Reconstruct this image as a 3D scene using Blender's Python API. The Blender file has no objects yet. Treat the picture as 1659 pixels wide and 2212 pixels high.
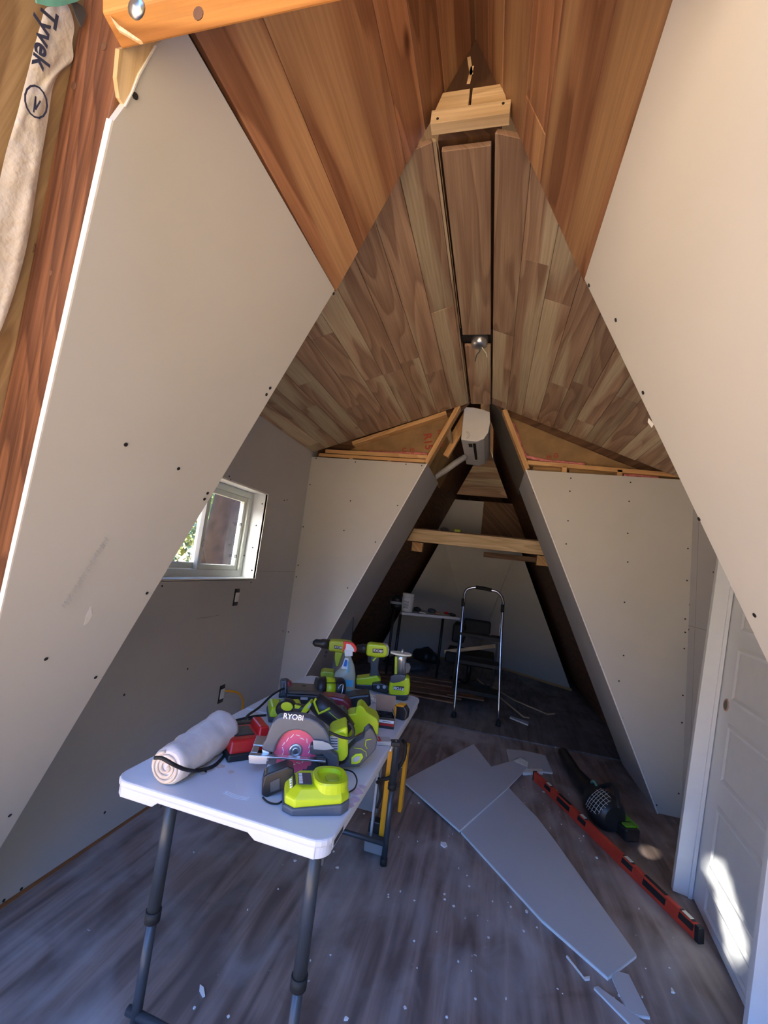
import bpy, bmesh, math, random
from mathutils import Vector, Matrix, noise as mnoise
random.seed(7)
R = random.Random(11)
S = bpy.context.scene
COL = S.collection

# ------------------------------------------------------------------ camera, light, exposure
F, PITCH, YAW, ROLL, CAMH = 931.676, 0.11659, 0.2556, 0.12259, 1.3137
W_, H_ = 1659.0, 2212.0
cy_, sy_ = math.cos(YAW), math.sin(YAW); cp_, sp_ = math.cos(PITCH), math.sin(PITCH)
FW = Vector((-sy_*cp_, cy_*cp_, sp_)); RT0 = Vector((cy_, sy_, 0)); UP0 = RT0.cross(FW)
RT = math.cos(ROLL)*RT0 + math.sin(ROLL)*UP0
UP = -math.sin(ROLL)*RT0 + math.cos(ROLL)*UP0
EYE = Vector((0, 0, CAMH))
cam = bpy.data.objects.new('camera', bpy.data.cameras.new('camera')); COL.objects.link(cam)
cam.data.sensor_fit = 'HORIZONTAL'; cam.data.sensor_width = 36.0; cam.data.lens = F*36.0/W_
cam.data.clip_start = 0.01; cam.data.clip_end = 200
M = Matrix((RT, UP, -FW)).transposed().to_4x4(); M.translation = EYE
cam.matrix_world = M
S.camera = cam
S.view_settings.view_transform = 'Standard'; S.view_settings.look = 'None'
S.view_settings.gamma = 1.0; S.view_settings.use_curve_mapping = False
S.view_settings.exposure = 1.87

world = bpy.data.worlds.new('sky'); S.world = world; world.use_nodes = True
nt = world.node_tree; nt.nodes.clear()
tc = nt.nodes.new('ShaderNodeTexCoord'); sx = nt.nodes.new('ShaderNodeSeparateXYZ')
rp = nt.nodes.new('ShaderNodeValToRGB'); mr = nt.nodes.new('ShaderNodeMapRange')
mr.inputs['From Min'].default_value = -1; mr.inputs['From Max'].default_value = 1
bg = nt.nodes.new('ShaderNodeBackground'); ow = nt.nodes.new('ShaderNodeOutputWorld')
nt.links.new(tc.outputs['Generated'], sx.inputs[0]); nt.links.new(sx.outputs['Z'], mr.inputs['Value'])
nt.links.new(mr.outputs[0], rp.inputs['Fac']); nt.links.new(rp.outputs['Color'], bg.inputs['Color'])
nt.links.new(bg.outputs[0], ow.inputs['Surface'])
cr = rp.color_ramp; cr.elements[0].position = 0.0; cr.elements[0].color = (.46, .33, .17, 1)
cr.elements[1].position = 1.0; cr.elements[1].color = (.13, .33, 1.0, 1)
for pos, c in ((.49, (.58, .42, .22, 1)), (.50, (.05, .06, .035, 1)), (.55, (.06, .08, .05, 1)), (.61, (.17, .38, .96, 1))):
    e = cr.elements.new(pos); e.color = c
bg.inputs['Strength'].default_value = 2.1

SUN = Vector((-.42, -.72, .55)).normalized()
sl = bpy.data.lights.new('sun', 'SUN'); sl.energy = 15.0; sl.angle = math.radians(.53); sl.color = (1, .93, .80)
so = bpy.data.objects.new('sun', sl); COL.objects.link(so)
so.rotation_euler = SUN.to_track_quat('Z', 'Y').to_euler(); so.location = (-6, -9, 9)

# ------------------------------------------------------------------ building dimensions
XC, WL, WR, HR = -.18757, 1.27319, 1.3028, 2.91573
Y1, Y2, XL, XR = 1.115, 3.207, -1.505, 1.246
ZT, SEAM, TZ = 2.103, 2.117, .687
CZ, CZL, CZR, CXL, CXR = 2.600, 2.140, 2.080, -.265, -.115   # dormer ceiling: flat strip, left and right eaves
PF = 3.93                                                     # where the far slope's drywall ends
def lsx(z, off=0.): return XC - WL*(1 - z/HR) - off
def rsx(z, off=0.): return XC + WR*(1 - z/HR) + off
NL = Vector((-HR, 0, WL)).normalized(); NR = Vector((HR, 0, WR)).normalized()   # outward normals
LS = (Vector((1, 0, -WL/HR)), XC - WL); RS = (Vector((1, 0, WR/HR)), XC + WR)
FRONT = (Vector((0, 1, .319)), 1.0588)
def fy(z): return 1.0588 - .319*z
def ray(px, py): return FW*F + RT*(px - W_/2) - UP*(py - H_/2)
def hit(px, py, pl, off=0.):
    n, k = pl; d = ray(px, py); return EYE + d*((k + off - EYE.dot(n))/d.dot(n))
def FLp(px, py, z=0.): return hit(px, py, (Vector((0, 0, 1)), z))
def YP(px, py, y): return hit(px, py, (Vector((0, 1, 0)), y))
def XP(px, py, x): return hit(px, py, (Vector((1, 0, 0)), x))
def TP(px, py): return FLp(px, py, TZ)

# ------------------------------------------------------------------ materials
def nn(t, ty, **kw):
    n = t.nodes.new(ty)
    for k, v in kw.items(): setattr(n, k, v)
    return n
def base_mat(name):
    m = bpy.data.materials.new(name); m.use_nodes = True
    t = m.node_tree; b = t.nodes['Principled BSDF']; return m, t, b
def mat(name, col, rough=.5, metal=0., var=.08, scale=18., bump=0., trans=0., emit=None):
    m, t, b = base_mat(name)
    co = nn(t, 'ShaderNodeTexCoord'); no = nn(t, 'ShaderNodeTexNoise'); no.inputs['Scale'].default_value = scale
    no.inputs['Detail'].default_value = 4
    t.links.new(co.outputs['Object'], no.inputs['Vector'])
    r = nn(t, 'ShaderNodeValToRGB'); r.color_ramp.elements[0].position = .3; r.color_ramp.elements[1].position = .7
    r.color_ramp.elements[0].color = tuple(max(0, c*(1-var)) for c in col) + (1,)
    r.color_ramp.elements[1].color = tuple(min(1, c*(1+var)) for c in col) + (1,)
    t.links.new(no.outputs['Fac'], r.inputs['Fac']); t.links.new(r.outputs['Color'], b.inputs['Base Color'])
    b.inputs['Roughness'].default_value = rough; b.inputs['Metallic'].default_value = metal
    if trans: b.inputs['Transmission Weight'].default_value = trans; b.inputs['IOR'].default_value = 1.3
    if bump:
        bp = nn(t, 'ShaderNodeBump'); bp.inputs['Strength'].default_value = bump; bp.inputs['Distance'].default_value = .01
        t.links.new(no.outputs['Fac'], bp.inputs['Height']); t.links.new(bp.outputs[0], b.inputs['Normal'])
    return m
def wood(name, light, dark, sap=None, ring=9., knots=.5, vary=.18, rough=.6, fine=.25):
    """planks: UV in metres (u across, v along), attribute rnd per plank"""
    m, t, b = base_mat(name); L = t.links.new
    uv = nn(t, 'ShaderNodeUVMap', uv_map='uv'); at = nn(t, 'ShaderNodeAttribute', attribute_name='rnd')
    off = nn(t, 'ShaderNodeVectorMath', operation='MULTIPLY_ADD')
    cb = nn(t, 'ShaderNodeCombineXYZ'); L(at.outputs['Fac'], cb.inputs[0]); L(at.outputs['Fac'], cb.inputs[1]); L(at.outputs['Fac'], cb.inputs[2])
    L(cb.outputs[0], off.inputs[0]); off.inputs[1].default_value = (37, 53, 71); L(uv.outputs[0], off.inputs[2])
    def stretch(a, c):
        mp = nn(t, 'ShaderNodeMapping'); mp.inputs['Scale'].default_value = (a, c, 1); L(off.outputs[0], mp.inputs[0]); return mp
    n1 = nn(t, 'ShaderNodeTexNoise'); n1.inputs['Scale'].default_value = 1; n1.inputs['Detail'].default_value = 1.5; L(stretch(6, .8).outputs[0], n1.inputs['Vector'])
    mu = nn(t, 'ShaderNodeMath', operation='MULTIPLY'); mu.inputs[1].default_value = ring; L(n1.outputs['Fac'], mu.inputs[0])
    fr = nn(t, 'ShaderNodeMath', operation='FRACT'); L(mu.outputs[0], fr.inputs[0])
    n2 = nn(t, 'ShaderNodeTexNoise'); n2.inputs['Scale'].default_value = 1; n2.inputs['Detail'].default_value = 5; L(stretch(140, 3.5).outputs[0], n2.inputs['Vector'])
    mx = nn(t, 'ShaderNodeMix', data_type='RGBA'); mx.inputs['A'].default_value = light+(1,); mx.inputs['B'].default_value = dark+(1,)
    rr = nn(t, 'ShaderNodeValToRGB'); rr.color_ramp.elements[0].position = .15; rr.color_ramp.elements[0].color = (0, 0, 0, 1)
    rr.color_ramp.elements[1].position = .92; rr.color_ramp.elements[1].color = (.8, .8, .8, 1)
    e = rr.color_ramp.elements.new(.99); e.color = (.15, .15, .15, 1)
    L(fr.outputs[0], rr.inputs['Fac']); L(rr.outputs['Color'], mx.inputs['Factor'])
    col = mx.outputs['Result']
    if sap:
        n3 = nn(t, 'ShaderNodeTexNoise'); n3.inputs['Scale'].default_value = 1; n3.inputs['Detail'].default_value = 1; L(stretch(9, .7).outputs[0], n3.inputs['Vector'])
        r3 = nn(t, 'ShaderNodeValToRGB'); r3.color_ramp.elements[0].position = .50; r3.color_ramp.elements[1].position = .60; L(n3.outputs['Fac'], r3.inputs['Fac'])
        m3 = nn(t, 'ShaderNodeMix', data_type='RGBA'); L(r3.outputs['Color'], m3.inputs['Factor']); L(col, m3.inputs['A']); m3.inputs['B'].default_value = sap+(1,)
        col = m3.outputs['Result']
    # fibres
    m4 = nn(t, 'ShaderNodeMix', data_type='RGBA', blend_type='MULTIPLY'); m4.inputs['Factor'].default_value = fine*2
    r4 = nn(t, 'ShaderNodeValToRGB'); r4.color_ramp.elements[0].position = .35; r4.color_ramp.elements[0].color = (.55, .5, .45, 1); r4.color_ramp.elements[1].position = .65
    L(n2.outputs['Fac'], r4.inputs['Fac']); L(col, m4.inputs['A']); L(r4.outputs['Color'], m4.inputs['B']); col = m4.outputs['Result']
    # knots
    vo = nn(t, 'ShaderNodeTexVoronoi'); vo.inputs['Scale'].default_value = 1; L(stretch(4.2, 1.9).outputs[0], vo.inputs['Vector'])
    rk = nn(t, 'ShaderNodeValToRGB'); rk.color_ramp.elements[0].position = .035*knots; rk.color_ramp.elements[0].color = (.28, .18, .12, 1)
    rk.color_ramp.elements[1].position = .10*knots+.01
    L(vo.outputs['Distance'], rk.inputs['Fac'])
    m5 = nn(t, 'ShaderNodeMix', data_type='RGBA', blend_type='MULTIPLY'); m5.inputs['Factor'].default_value = 1 if knots else 0
    L(col, m5.inputs['A']); L(rk.outputs['Color'], m5.inputs['B']); col = m5.outputs['Result']
    # plank to plank
    hs = nn(t, 'ShaderNodeHueSaturation'); mv = nn(t, 'ShaderNodeMapRange'); mv.inputs['To Min'].default_value = 1-vary; mv.inputs['To Max'].default_value = 1+vary
    L(at.outputs['Fac'], mv.inputs['Value']); L(mv.outputs[0], hs.inputs['Value']); L(col, hs.inputs['Color'])
    L(hs.outputs[0], b.inputs['Base Color']); b.inputs['Roughness'].default_value = rough
    bp = nn(t, 'ShaderNodeBump'); bp.inputs['Strength'].default_value = .15; bp.inputs['Distance'].default_value = .004
    L(n2.outputs['Fac'], bp.inputs['Height']); L(bp.outputs[0], b.inputs['Normal'])
    return m
def floor_mat(name, light, dark, dust, amt, seed):
    m, t, b = base_mat(name); L = t.links.new
    co = nn(t, 'ShaderNodeTexCoord')
    def noise(sc, det=4, loc=0, dist=0.):
        mp = nn(t, 'ShaderNodeMapping'); mp.inputs['Scale'].default_value = sc; mp.inputs['Location'].default_value = (loc+seed, loc*2, 0)
        L(co.outputs['Object'], mp.inputs[0]); n = nn(t, 'ShaderNodeTexNoise'); n.inputs['Scale'].default_value = 1
        n.inputs['Detail'].default_value = det; n.inputs['Distortion'].default_value = dist; L(mp.outputs[0], n.inputs['Vector']); return n
    g = noise((7, .7, 1), 2, 3); mu = nn(t, 'ShaderNodeMath', operation='MULTIPLY'); mu.inputs[1].default_value = 11
    L(g.outputs['Fac'], mu.inputs[0]); fr = nn(t, 'ShaderNodeMath', operation='PINGPONG'); fr.inputs[1].default_value = 1; L(mu.outputs[0], fr.inputs[0])
    f2 = noise((90, 4, 1), 5, 9)
    ad = nn(t, 'ShaderNodeMath', operation='MULTIPLY'); L(fr.outputs[0], ad.inputs[0]); L(f2.outputs['Fac'], ad.inputs[1])
    rg = nn(t, 'ShaderNodeValToRGB'); rg.color_ramp.elements[0].position = .05; rg.color_ramp.elements[0].color = dark+(1,)
    rg.color_ramp.elements[1].position = .5; rg.color_ramp.elements[1].color = light+(1,); L(ad.outputs[0], rg.inputs['Fac'])
    d1 = noise((1.6, 1.2, 1), 7, 5, .4); d2 = noise((7, 3.5, 1), 9, 15, .5)
    s = nn(t, 'ShaderNodeMath', operation='MULTIPLY'); L(d1.outputs['Fac'], s.inputs[0]); L(d2.outputs['Fac'], s.inputs[1])
    rd = nn(t, 'ShaderNodeValToRGB'); rd.color_ramp.elements[0].position = .20; rd.color_ramp.elements[1].position = .42
    rd.color_ramp.elements[0].color = (0, 0, 0, 1); rd.color_ramp.elements[1].color = (amt, amt, amt, 1); L(s.outputs[0], rd.inputs['Fac'])
    mx = nn(t, 'ShaderNodeMix', data_type='RGBA'); L(rd.outputs['Color'], mx.inputs['Factor']); L(rg.outputs['Color'], mx.inputs['A']); mx.inputs['B'].default_value = dust+(1,)
    # brown scuffs
    b1 = noise((2.2, 2.6, 1), 5, 31, .6); rb = nn(t, 'ShaderNodeValToRGB'); rb.color_ramp.elements[0].position = .60; rb.color_ramp.elements[1].position = .70
    rb.color_ramp.elements[1].color = (.6, .6, .6, 1); L(b1.outputs['Fac'], rb.inputs['Fac'])
    m2 = nn(t, 'ShaderNodeMix', data_type='RGBA'); L(rb.outputs['Color'], m2.inputs['Factor']); L(mx.outputs['Result'], m2.inputs['A']); m2.inputs['B'].default_value = (.085, .05, .035, 1)
    # white plaster specks
    v = noise((26, 26, 1), 3, 44); rv = nn(t, 'ShaderNodeValToRGB'); rv.color_ramp.elements[0].position = .72; rv.color_ramp.elements[1].position = .76
    L(v.outputs['Fac'], rv.inputs['Fac']); m3 = nn(t, 'ShaderNodeMix', data_type='RGBA'); L(rv.outputs['Color'], m3.inputs['Factor']); L(m2.outputs['Result'], m3.inputs['A']); m3.inputs['B'].default_value = (.6, .6, .62, 1)
    L(m3.outputs['Result'], b.inputs['Base Color']); b.inputs['Roughness'].default_value = .62
    bp = nn(t, 'ShaderNodeBump'); bp.inputs['Strength'].default_value = .2; bp.inputs['Distance'].default_value = .004; L(f2.outputs['Fac'], bp.inputs['Height']); L(bp.outputs[0], b.inputs['Normal'])
    return m
GYP = mat('gypsum_paper', (.56, .55, .52), .75, var=.035, scale=2.2, bump=.0)
GYPB = mat('gypsum_paper_grey', (.51, .51, .53), .7, var=.03, scale=3)
GYPW = mat('gypsum_core', (.80, .78, .74), .9, var=.06, scale=60, bump=.3)
CEDAR = wood('cedar_planks', (.36, .175, .09), (.19, .08, .038), (.46, .27, .135), ring=9, knots=.7, vary=.28, rough=.5)
MIXED = wood('rustic_planks', (.45, .30, .195), (.255, .15, .095), (.55, .45, .30), ring=8, knots=.7, vary=.2)
PINE = wood('pine_framing', (.72, .45, .20), (.55, .30, .12), None, ring=10, knots=.6, vary=.12)
PALE = wood('pale_pine', (.78, .60, .36), (.58, .40, .20), None, ring=10, knots=.6, vary=.1)
BEAM = wood('stained_beam', (.62, .31, .095), (.40, .165, .04), None, ring=7, knots=.9, vary=.05, rough=.4)
RAFT = wood('stained_rafter', (.235, .098, .045), (.095, .036, .02), None, ring=18, knots=1.0, vary=.05, rough=.5, fine=.5)
PLY = wood('weathered_plywood', (.42, .28, .14), (.22, .13, .06), None, ring=9, knots=.7, vary=.05)
DARKER = wood('ridge_plywood', (.10, .05, .025), (.05, .022, .012), None, ring=9, knots=.7, vary=.05)
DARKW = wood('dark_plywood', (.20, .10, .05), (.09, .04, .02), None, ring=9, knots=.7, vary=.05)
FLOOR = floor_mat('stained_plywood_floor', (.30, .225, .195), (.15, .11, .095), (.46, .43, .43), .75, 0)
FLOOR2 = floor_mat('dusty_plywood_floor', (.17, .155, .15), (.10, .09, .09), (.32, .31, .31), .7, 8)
KRAFT = mat('kraft_paper', (.30, .185, .08), .6, var=.25, scale=7, bump=.5)
PINK = mat('pink_fibreglass', (.72, .26, .26), .95, var=.3, scale=40, bump=.8)
WHITE = mat('white_plastic', (.78, .79, .80), .35, var=.02)
TABW = mat('table_plastic', (.66, .68, .72), .38, var=.03, scale=5)
PAINT = mat('white_paint', (.74, .78, .82), .35, var=.02)
BLACK = mat('black_plastic', (.018, .018, .02), .4, var=.2)
RUBB = mat('black_rubber', (.012, .012, .012), .7, var=.2)
DGREY = mat('dark_grey_plastic', (.065, .072, .085), .45, var=.12)
MGREY = mat('grey_guard', (.095, .11, .14), .42, var=.1)
LGREY = mat('light_grey', (.42, .43, .44), .45, var=.08)
LIME = mat('lime_plastic', (.52, .66, .012), .35, var=.05)
LIMED = mat('lime_dusty', (.40, .47, .03), .45, var=.15)
RED = mat('red_plastic', (.50, .012, .012), .35, var=.08)
REDL = mat('red_level_paint', (.62, .055, .028), .4, var=.1)
MAROON = mat('maroon_plastic', (.20, .018, .035), .3, var=.2)
PINKB = mat('pink_blade', (.74, .12, .22), .45, var=.14, scale=9)
PINKL = mat('pink_blade_pale', (.78, .36, .52), .4, var=.1, scale=9)
SILV = mat('brushed_metal', (.55, .57, .60), .3, .9, var=.06)
ALU = mat('bright_aluminium', (.72, .75, .78), .22, 1., var=.04)
STEEL = mat('charcoal_steel', (.055, .065, .08), .38, .3, var=.1)
GREYP = mat('grey_panel', (.19, .20, .21), .55, var=.06)
YELLOW = mat('tool_yellow', (.80, .36, .01), .4, var=.05)
CARD = mat('cardboard', (.25, .165, .115), .85, var=.08)
CYAN = mat('cyan_plastic', (.02, .45, .62), .35, var=.05)
BLUE = mat('blue_label', (.03, .17, .55), .4, var=.05)
LBLUE = mat('light_blue_label', (.12, .50, .78), .4, var=.05)
REDT = mat('trigger_red', (.75, .03, .03), .35, var=.05)
CREAM = mat('cream_plastic', (.80, .78, .62), .4, var=.04)
CLOTH = mat('white_sheeting', (.66, .63, .62), .55, var=.07, scale=14, bump=.4)
CLOTHC = mat('cream_roll_end', (.70, .58, .46), .7, var=.2, scale=30, bump=.6)
TYV = mat('house_wrap', (.66, .62, .56), .5, var=.12, scale=22, bump=1.)
TEAL = mat('teal_tarp', (.14, .42, .36), .55, var=.2, scale=20, bump=.5)
INK = mat('blue_black_ink', (.03, .04, .09), .6)
INKR = mat('red_ink', (.38, .05, .03), .7)
TEXTW = mat('white_print', (.8, .8, .8), .5)
PENCIL = mat('pencil_grey', (.30, .29, .27), .8)
SMEAR = mat('plaster_smear', (.70, .68, .64), .9)
CLEAR = mat('clear_plastic', (.85, .90, .86), .12, trans=.85)
GLASS = mat('window_glass', (.95, 1, .98), .0, trans=1.)
LIQ = mat('bottle_tint', (.62, .62, .48), .2, trans=.3)
BARK = mat('bark', (.055, .04, .03), .9, var=.4, scale=9, bump=1)
LEAF = mat('leaf_green', (.16, .24, .04), .6, var=.5, scale=4)
LEAF2 = mat('leaf_yellow_green', (.14, .18, .05), .6, var=.75, scale=3)
GROUND = mat('forest_ground', (.54, .36, .18), .95, var=.4, scale=1.2)
SCREW = mat('screw_head', (.03, .028, .028), .5, .4)
ORNG = mat('orange_board_trim', (.30, .13, .05), .7)
VINYL = mat('window_vinyl', (.72, .76, .72), .35, var=.02)
GREEN = mat('bright_green_plastic', (.13, .42, .015), .4, var=.08)
COPPER = mat('raw_bore_edge', (.45, .28, .20), .7)

# ------------------------------------------------------------------ mesh building
class MB:
    def __init__(s): s.v = []; s.f = []; s.uv = []; s.r = []; s.sm = []
    def face(s, pts, uvs=None, rnd=0., smooth=False):
        i = len(s.v); s.v += [Vector(p) for p in pts]; s.f.append(list(range(i, i+len(pts))))
        s.uv.append(uvs or [(0., 0.)]*len(pts)); s.r.append(rnd); s.sm.append(smooth); return s
    def solid(s, bot, top, U=None, V=None, rnd=None, smooth=False):
        """prism between two equal loops, uv = metres along U (across) and V (along)"""
        if rnd is None: rnd = R.random()
        bot = [Vector(p) for p in bot]; top = [Vector(p) for p in top]; n = len(bot)
        nrm = Vector((0, 0, 0))
        for a in range(n): nrm += (bot[a]-bot[0]).cross(bot[(a+1) % n]-bot[0])
        axis = sum(top, Vector())/n - sum(bot, Vector())/n
        if nrm.dot(axis) < 0: bot.reverse(); top.reverse()
        if U is None:
            U = (bot[1]-bot[0]).normalized(); nz = nrm.normalized() if nrm.length else Vector((0, 0, 1)); V = nz.cross(U)
        N = U.cross(V)
        def uvs(pts): return [((p.dot(U)+p.dot(N)), p.dot(V)) for p in pts]
        def addf(pts, sm=False): s.face(pts, uvs(pts), rnd, sm)
        addf(list(reversed(bot))); addf(top)
        for a in range(n):
            b = (a+1) % n; addf([bot[a], bot[b], top[b], top[a]], smooth)
        return s
    def box(s, c, d, rot=None, **k):
        c = Vector(c); h = Vector(d)/2; m = rot or Matrix.Identity(3)
        ax = [m @ Vector((h.x, 0, 0)), m @ Vector((0, h.y, 0)), m @ Vector((0, 0, h.z))]
        q = lambda a, b, e: c + ax[0]*a + ax[1]*b + ax[2]*e
        return s.solid([q(-1,-1,-1), q(1,-1,-1), q(1,1,-1), q(-1,1,-1)], [q(-1,-1,1), q(1,-1,1), q(1,1,1), q(-1,1,1)], **k)
    def bar(s, a, b, w, t, side=None, **k):
        """lumber from a to b, w wide along side, t thick across it"""
        a = Vector(a); b = Vector(b); d = (b-a).normalized()
        if side is None: side = d.cross(Vector((0, 0, 1))) if abs(d.z) < .9 else Vector((1, 0, 0))
        side = (Vector(side) - d*Vector(side).dot(d)).normalized(); o = d.cross(side)
        L = [side*w/2*i + o*t/2*j for i, j in ((-1,-1), (1,-1), (1,1), (-1,1))]
        return s.solid([a+l for l in L], [b+l for l in L], U=side, V=d, **k)
    def plate(s, pts, off, **k):
        """polygon thickened by the vector off"""
        return s.solid(pts, [Vector(p)+Vector(off) for p in pts], **k)
    def prism(s, poly, y0, y1, **k):
        return s.solid([(x, y0, z) for x, z in poly], [(x, y1, z) for x, z in poly], **k)
    def loft(s, rings, rnd=0., smooth=False, cap=True):
        rings = [[Vector(p) for p in r] for r in rings]
        for A, B in zip(rings[:-1], rings[1:]):
            n = len(A)
            for i in range(n):
                j = (i+1) % n; s.face([A[i], A[j], B[j], B[i]], [(i/n, 0), ((i+1)/n, 0), ((i+1)/n, 1), (i/n, 1)], rnd, smooth)
        if cap: s.face(list(reversed(rings[0])), None, rnd); s.face(rings[-1], None, rnd)
        return s
    def tube(s, pts, r, n=10, smooth=True, rnd=0., rr=None, wob=None):
        pts = [Vector(p) for p in pts]; rings = []; pu = None
        for i, p in enumerate(pts):
            d = (pts[min(i+1, len(pts)-1)] - pts[max(i-1, 0)]).normalized()
            if pu is None: pu = d.orthogonal().normalized()
            u = (pu - d*pu.dot(d)).normalized(); pu = u; w = d.cross(u); q = rr[i] if rr else r
            rings.append([p + (u*math.cos(a)+w*math.sin(a))*(q*(wob(i, a) if wob else 1)) for a in [2*math.pi*k/n for k in range(n)]])
        return s.loft(rings, rnd, smooth)
    def cyl(s, a, b, r, r2=None, n=16, smooth=True): return s.tube([a, b], r, n, smooth, rr=[r, r if r2 is None else r2])
    def lathe(s, prof, o=(0, 0, 0), ax=(0, 0, 1), n=20, smooth=True):
        o = Vector(o); ax = Vector(ax).normalized(); u = ax.orthogonal().normalized(); w = ax.cross(u)
        return s.loft([[o + ax*h + (u*math.cos(2*math.pi*k/n)+w*math.sin(2*math.pi*k/n))*max(r, 1e-4) for k in range(n)] for r, h in prof], 0, smooth)
    def build(s, name, m, parent=None, world=False, bevel=0., kind=None, seg=2):
        me = bpy.data.meshes.new(name); v = s.v
        if world and parent is not None:
            root = parent
            while root.parent: root = root.parent
            inv = (Matrix.Translation(root.location) @ root.rotation_euler.to_matrix().to_4x4()).inverted(); v = [inv @ p for p in v]
        bm = bmesh.new(); vs = [bm.verts.new(p) for p in v]; ul = bm.loops.layers.uv.new('uv'); rl = bm.faces.layers.float.new('rnd')
        for f, uv, r, sm in zip(s.f, s.uv, s.r, s.sm):
            try: fc = bm.faces.new([vs[i] for i in f])
            except ValueError: continue
            fc.smooth = sm; fc[rl] = r
            for l, c in zip(fc.loops, uv): l[ul].uv = c
        bmesh.ops.remove_doubles(bm, verts=bm.verts, dist=1e-5)
        bm.to_mesh(me); bm.free(); me.materials.append(m)
        o = bpy.data.objects.new(name, me); COL.objects.link(o)
        if parent is not None: o.parent = parent
        if kind: o['kind'] = kind
        if bevel:
            b = o.modifiers.new('bevel', 'BEVEL'); b.width = bevel; b.segments = seg; b.limit_method = 'ANGLE'; b.angle_limit = math.radians(35)
        return o
def thing(name, label, cat, loc=(0, 0, 0), rz=0., group=None):
    o = bpy.data.objects.new(name, None); COL.objects.link(o); o.empty_display_size = .05
    o.location = loc; o.rotation_euler = (0, 0, rz); return tag(o, label, cat, group)
def tag(o, label, cat, group=None, kind=None):
    o['label'] = label; o['category'] = cat
    if group: o['group'] = group
    if kind: o['kind'] = kind
    return o
def struct(o): o['kind'] = 'structure'; return o
def dupe(root, loc, rz, label=None):
    r = root.copy(); COL.objects.link(r); r.location = loc; r.rotation_euler = (0, 0, rz)
    if label: r['label'] = label
    for ch in list(root.children):
        c = ch.copy(); COL.objects.link(c); c.parent = r
        for g in ch.children:
            d = g.copy(); COL.objects.link(d); d.parent = c
    return r
class Face:
    """a frame standing on a base point and turned to the camera: x right, y away, z up"""
    def __init__(s, base, turn=0.):
        s.b = Vector(base); d = Vector((s.b.x, s.b.y, 0)).normalized(); s.rz = math.atan2(-d.x, d.y) + turn
        s.n = Vector((-math.sin(s.rz), math.cos(s.rz), 0)); s.x = Vector((math.cos(s.rz), math.sin(s.rz), 0))
    def q(s, px, py, dep=0.):
        p = hit(px, py, (s.n, s.n.dot(s.b)+dep)) - s.b; return (p.dot(s.x), p.z)
    def p(s, px, py, dep=0.): x, z = s.q(px, py, dep); return Vector((x, dep, z))
    def poly(s, pts, dep=0.): return [s.q(a, b, dep) for a, b in pts]
def text(body, name, m, parent, loc, size, rot, ext=.0006, align='CENTER', sx=1.):
    cu = bpy.data.curves.new(name, 'FONT'); cu.body = body; cu.size = size; cu.extrude = ext; cu.align_x = align; cu.align_y = 'CENTER'
    cu.offset = size*.02
    tmp = bpy.data.objects.new(name, cu); COL.objects.link(tmp)
    dg = bpy.context.evaluated_depsgraph_get(); me = bpy.data.meshes.new_from_object(tmp.evaluated_get(dg))
    bpy.data.objects.remove(tmp); me.materials.clear(); me.materials.append(m)
    o = bpy.data.objects.new(name, me); COL.objects.link(o)
    if parent is not None: o.parent = parent
    mt = (rot if isinstance(rot, Matrix) else Matrix.Rotation(math.pi/2, 3, 'X')).to_4x4()
    me.transform(Matrix.Translation(Vector(loc)) @ mt @ Matrix.Diagonal((sx, 1, 1, 1)))
    return o
def clip(poly, n, k):
    out = []
    for i in range(len(poly)):
        a, b = poly[i], poly[(i+1) % len(poly)]; da = a.dot(n)-k; db = b.dot(n)-k
        if da <= 0: out.append(a)
        if (da < 0 < db) or (db < 0 < da): out.append(a + (b-a)*(da/(da-db)))
    return out
def planks(mb, poly, across, along, out, w, thick=.018, gap=.0015, lens=(.9, 2.2), start=0., widths=None, gaps={}):
    """cover a planar polygon with boards"""
    poly = [Vector(p) for p in poly]; A = across.normalized(); B = along.normalized()
    a0 = min(p.dot(A) for p in poly); a1 = max(p.dot(A) for p in poly); b0 = min(p.dot(B) for p in poly); b1 = max(p.dot(B) for p in poly)
    x = a0 + start; i = 0
    while x < a1:
        ww = widths[i % len(widths)] if widths else w; g = gaps.get(i, gap)
        y = b0 - R.random()*lens[0]
        while y < b1:
            L = R.uniform(*lens); c = poly
            for n, k in ((-A, -(x+g)), (A, x+ww), (-B, -(y+gap*.6)), (B, y+L)):
                c = clip(c, n, k)
                if len(c) < 3: break
            if len(c) >= 3:
                j = Vector(out)*R.uniform(0, .0012); mb.plate([p+j for p in c], Vector(out)*thick, U=A, V=B, rnd=R.random())
            y += L
        x += ww; i += 1
def disc(mb, c, n, r, k=8, t=.0015):
    n = Vector(n).normalized(); u = n.orthogonal().normalized(); w = n.cross(u)
    pts = [Vector(c)+(u*math.cos(2*math.pi*i/k)+w*math.sin(2*math.pi*i/k))*r for i in range(k)]; mb.plate(pts, n*t); return mb
def screws(parent, pts, n, r=.0055):
    for c in pts: disc(MB(), c, n, r).build('screw_head', SCREW, parent)
def strip(mb, pts, n, w, t=.0008):
    """thin ribbon lying on a surface with normal n"""
    n = Vector(n).normalized(); pts = [Vector(p) for p in pts]
    for a, b in zip(pts[:-1], pts[1:]):
        d = (b-a).normalized(); s_ = d.cross(n)*w/2; e = d*w*.3; mb.plate([a-s_-e, b-s_+e, b+s_+e, a+s_-e], n*t)
    return mb
def smooth_path(pts, n=6):
    pts = [Vector(p) for p in pts]; P = [pts[0]] + pts + [pts[-1]]; out = []
    for i in range(1, len(P)-2):
        p0, p1, p2, p3 = P[i-1:i+3]
        for k in range(n):
            t = k/n; out.append(.5*((2*p1)+(p2-p0)*t+(2*p0-5*p1+4*p2-p3)*t*t+(3*p1-p0-3*p2+p3)*t**3))
    out.append(pts[-1]); return out
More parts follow.
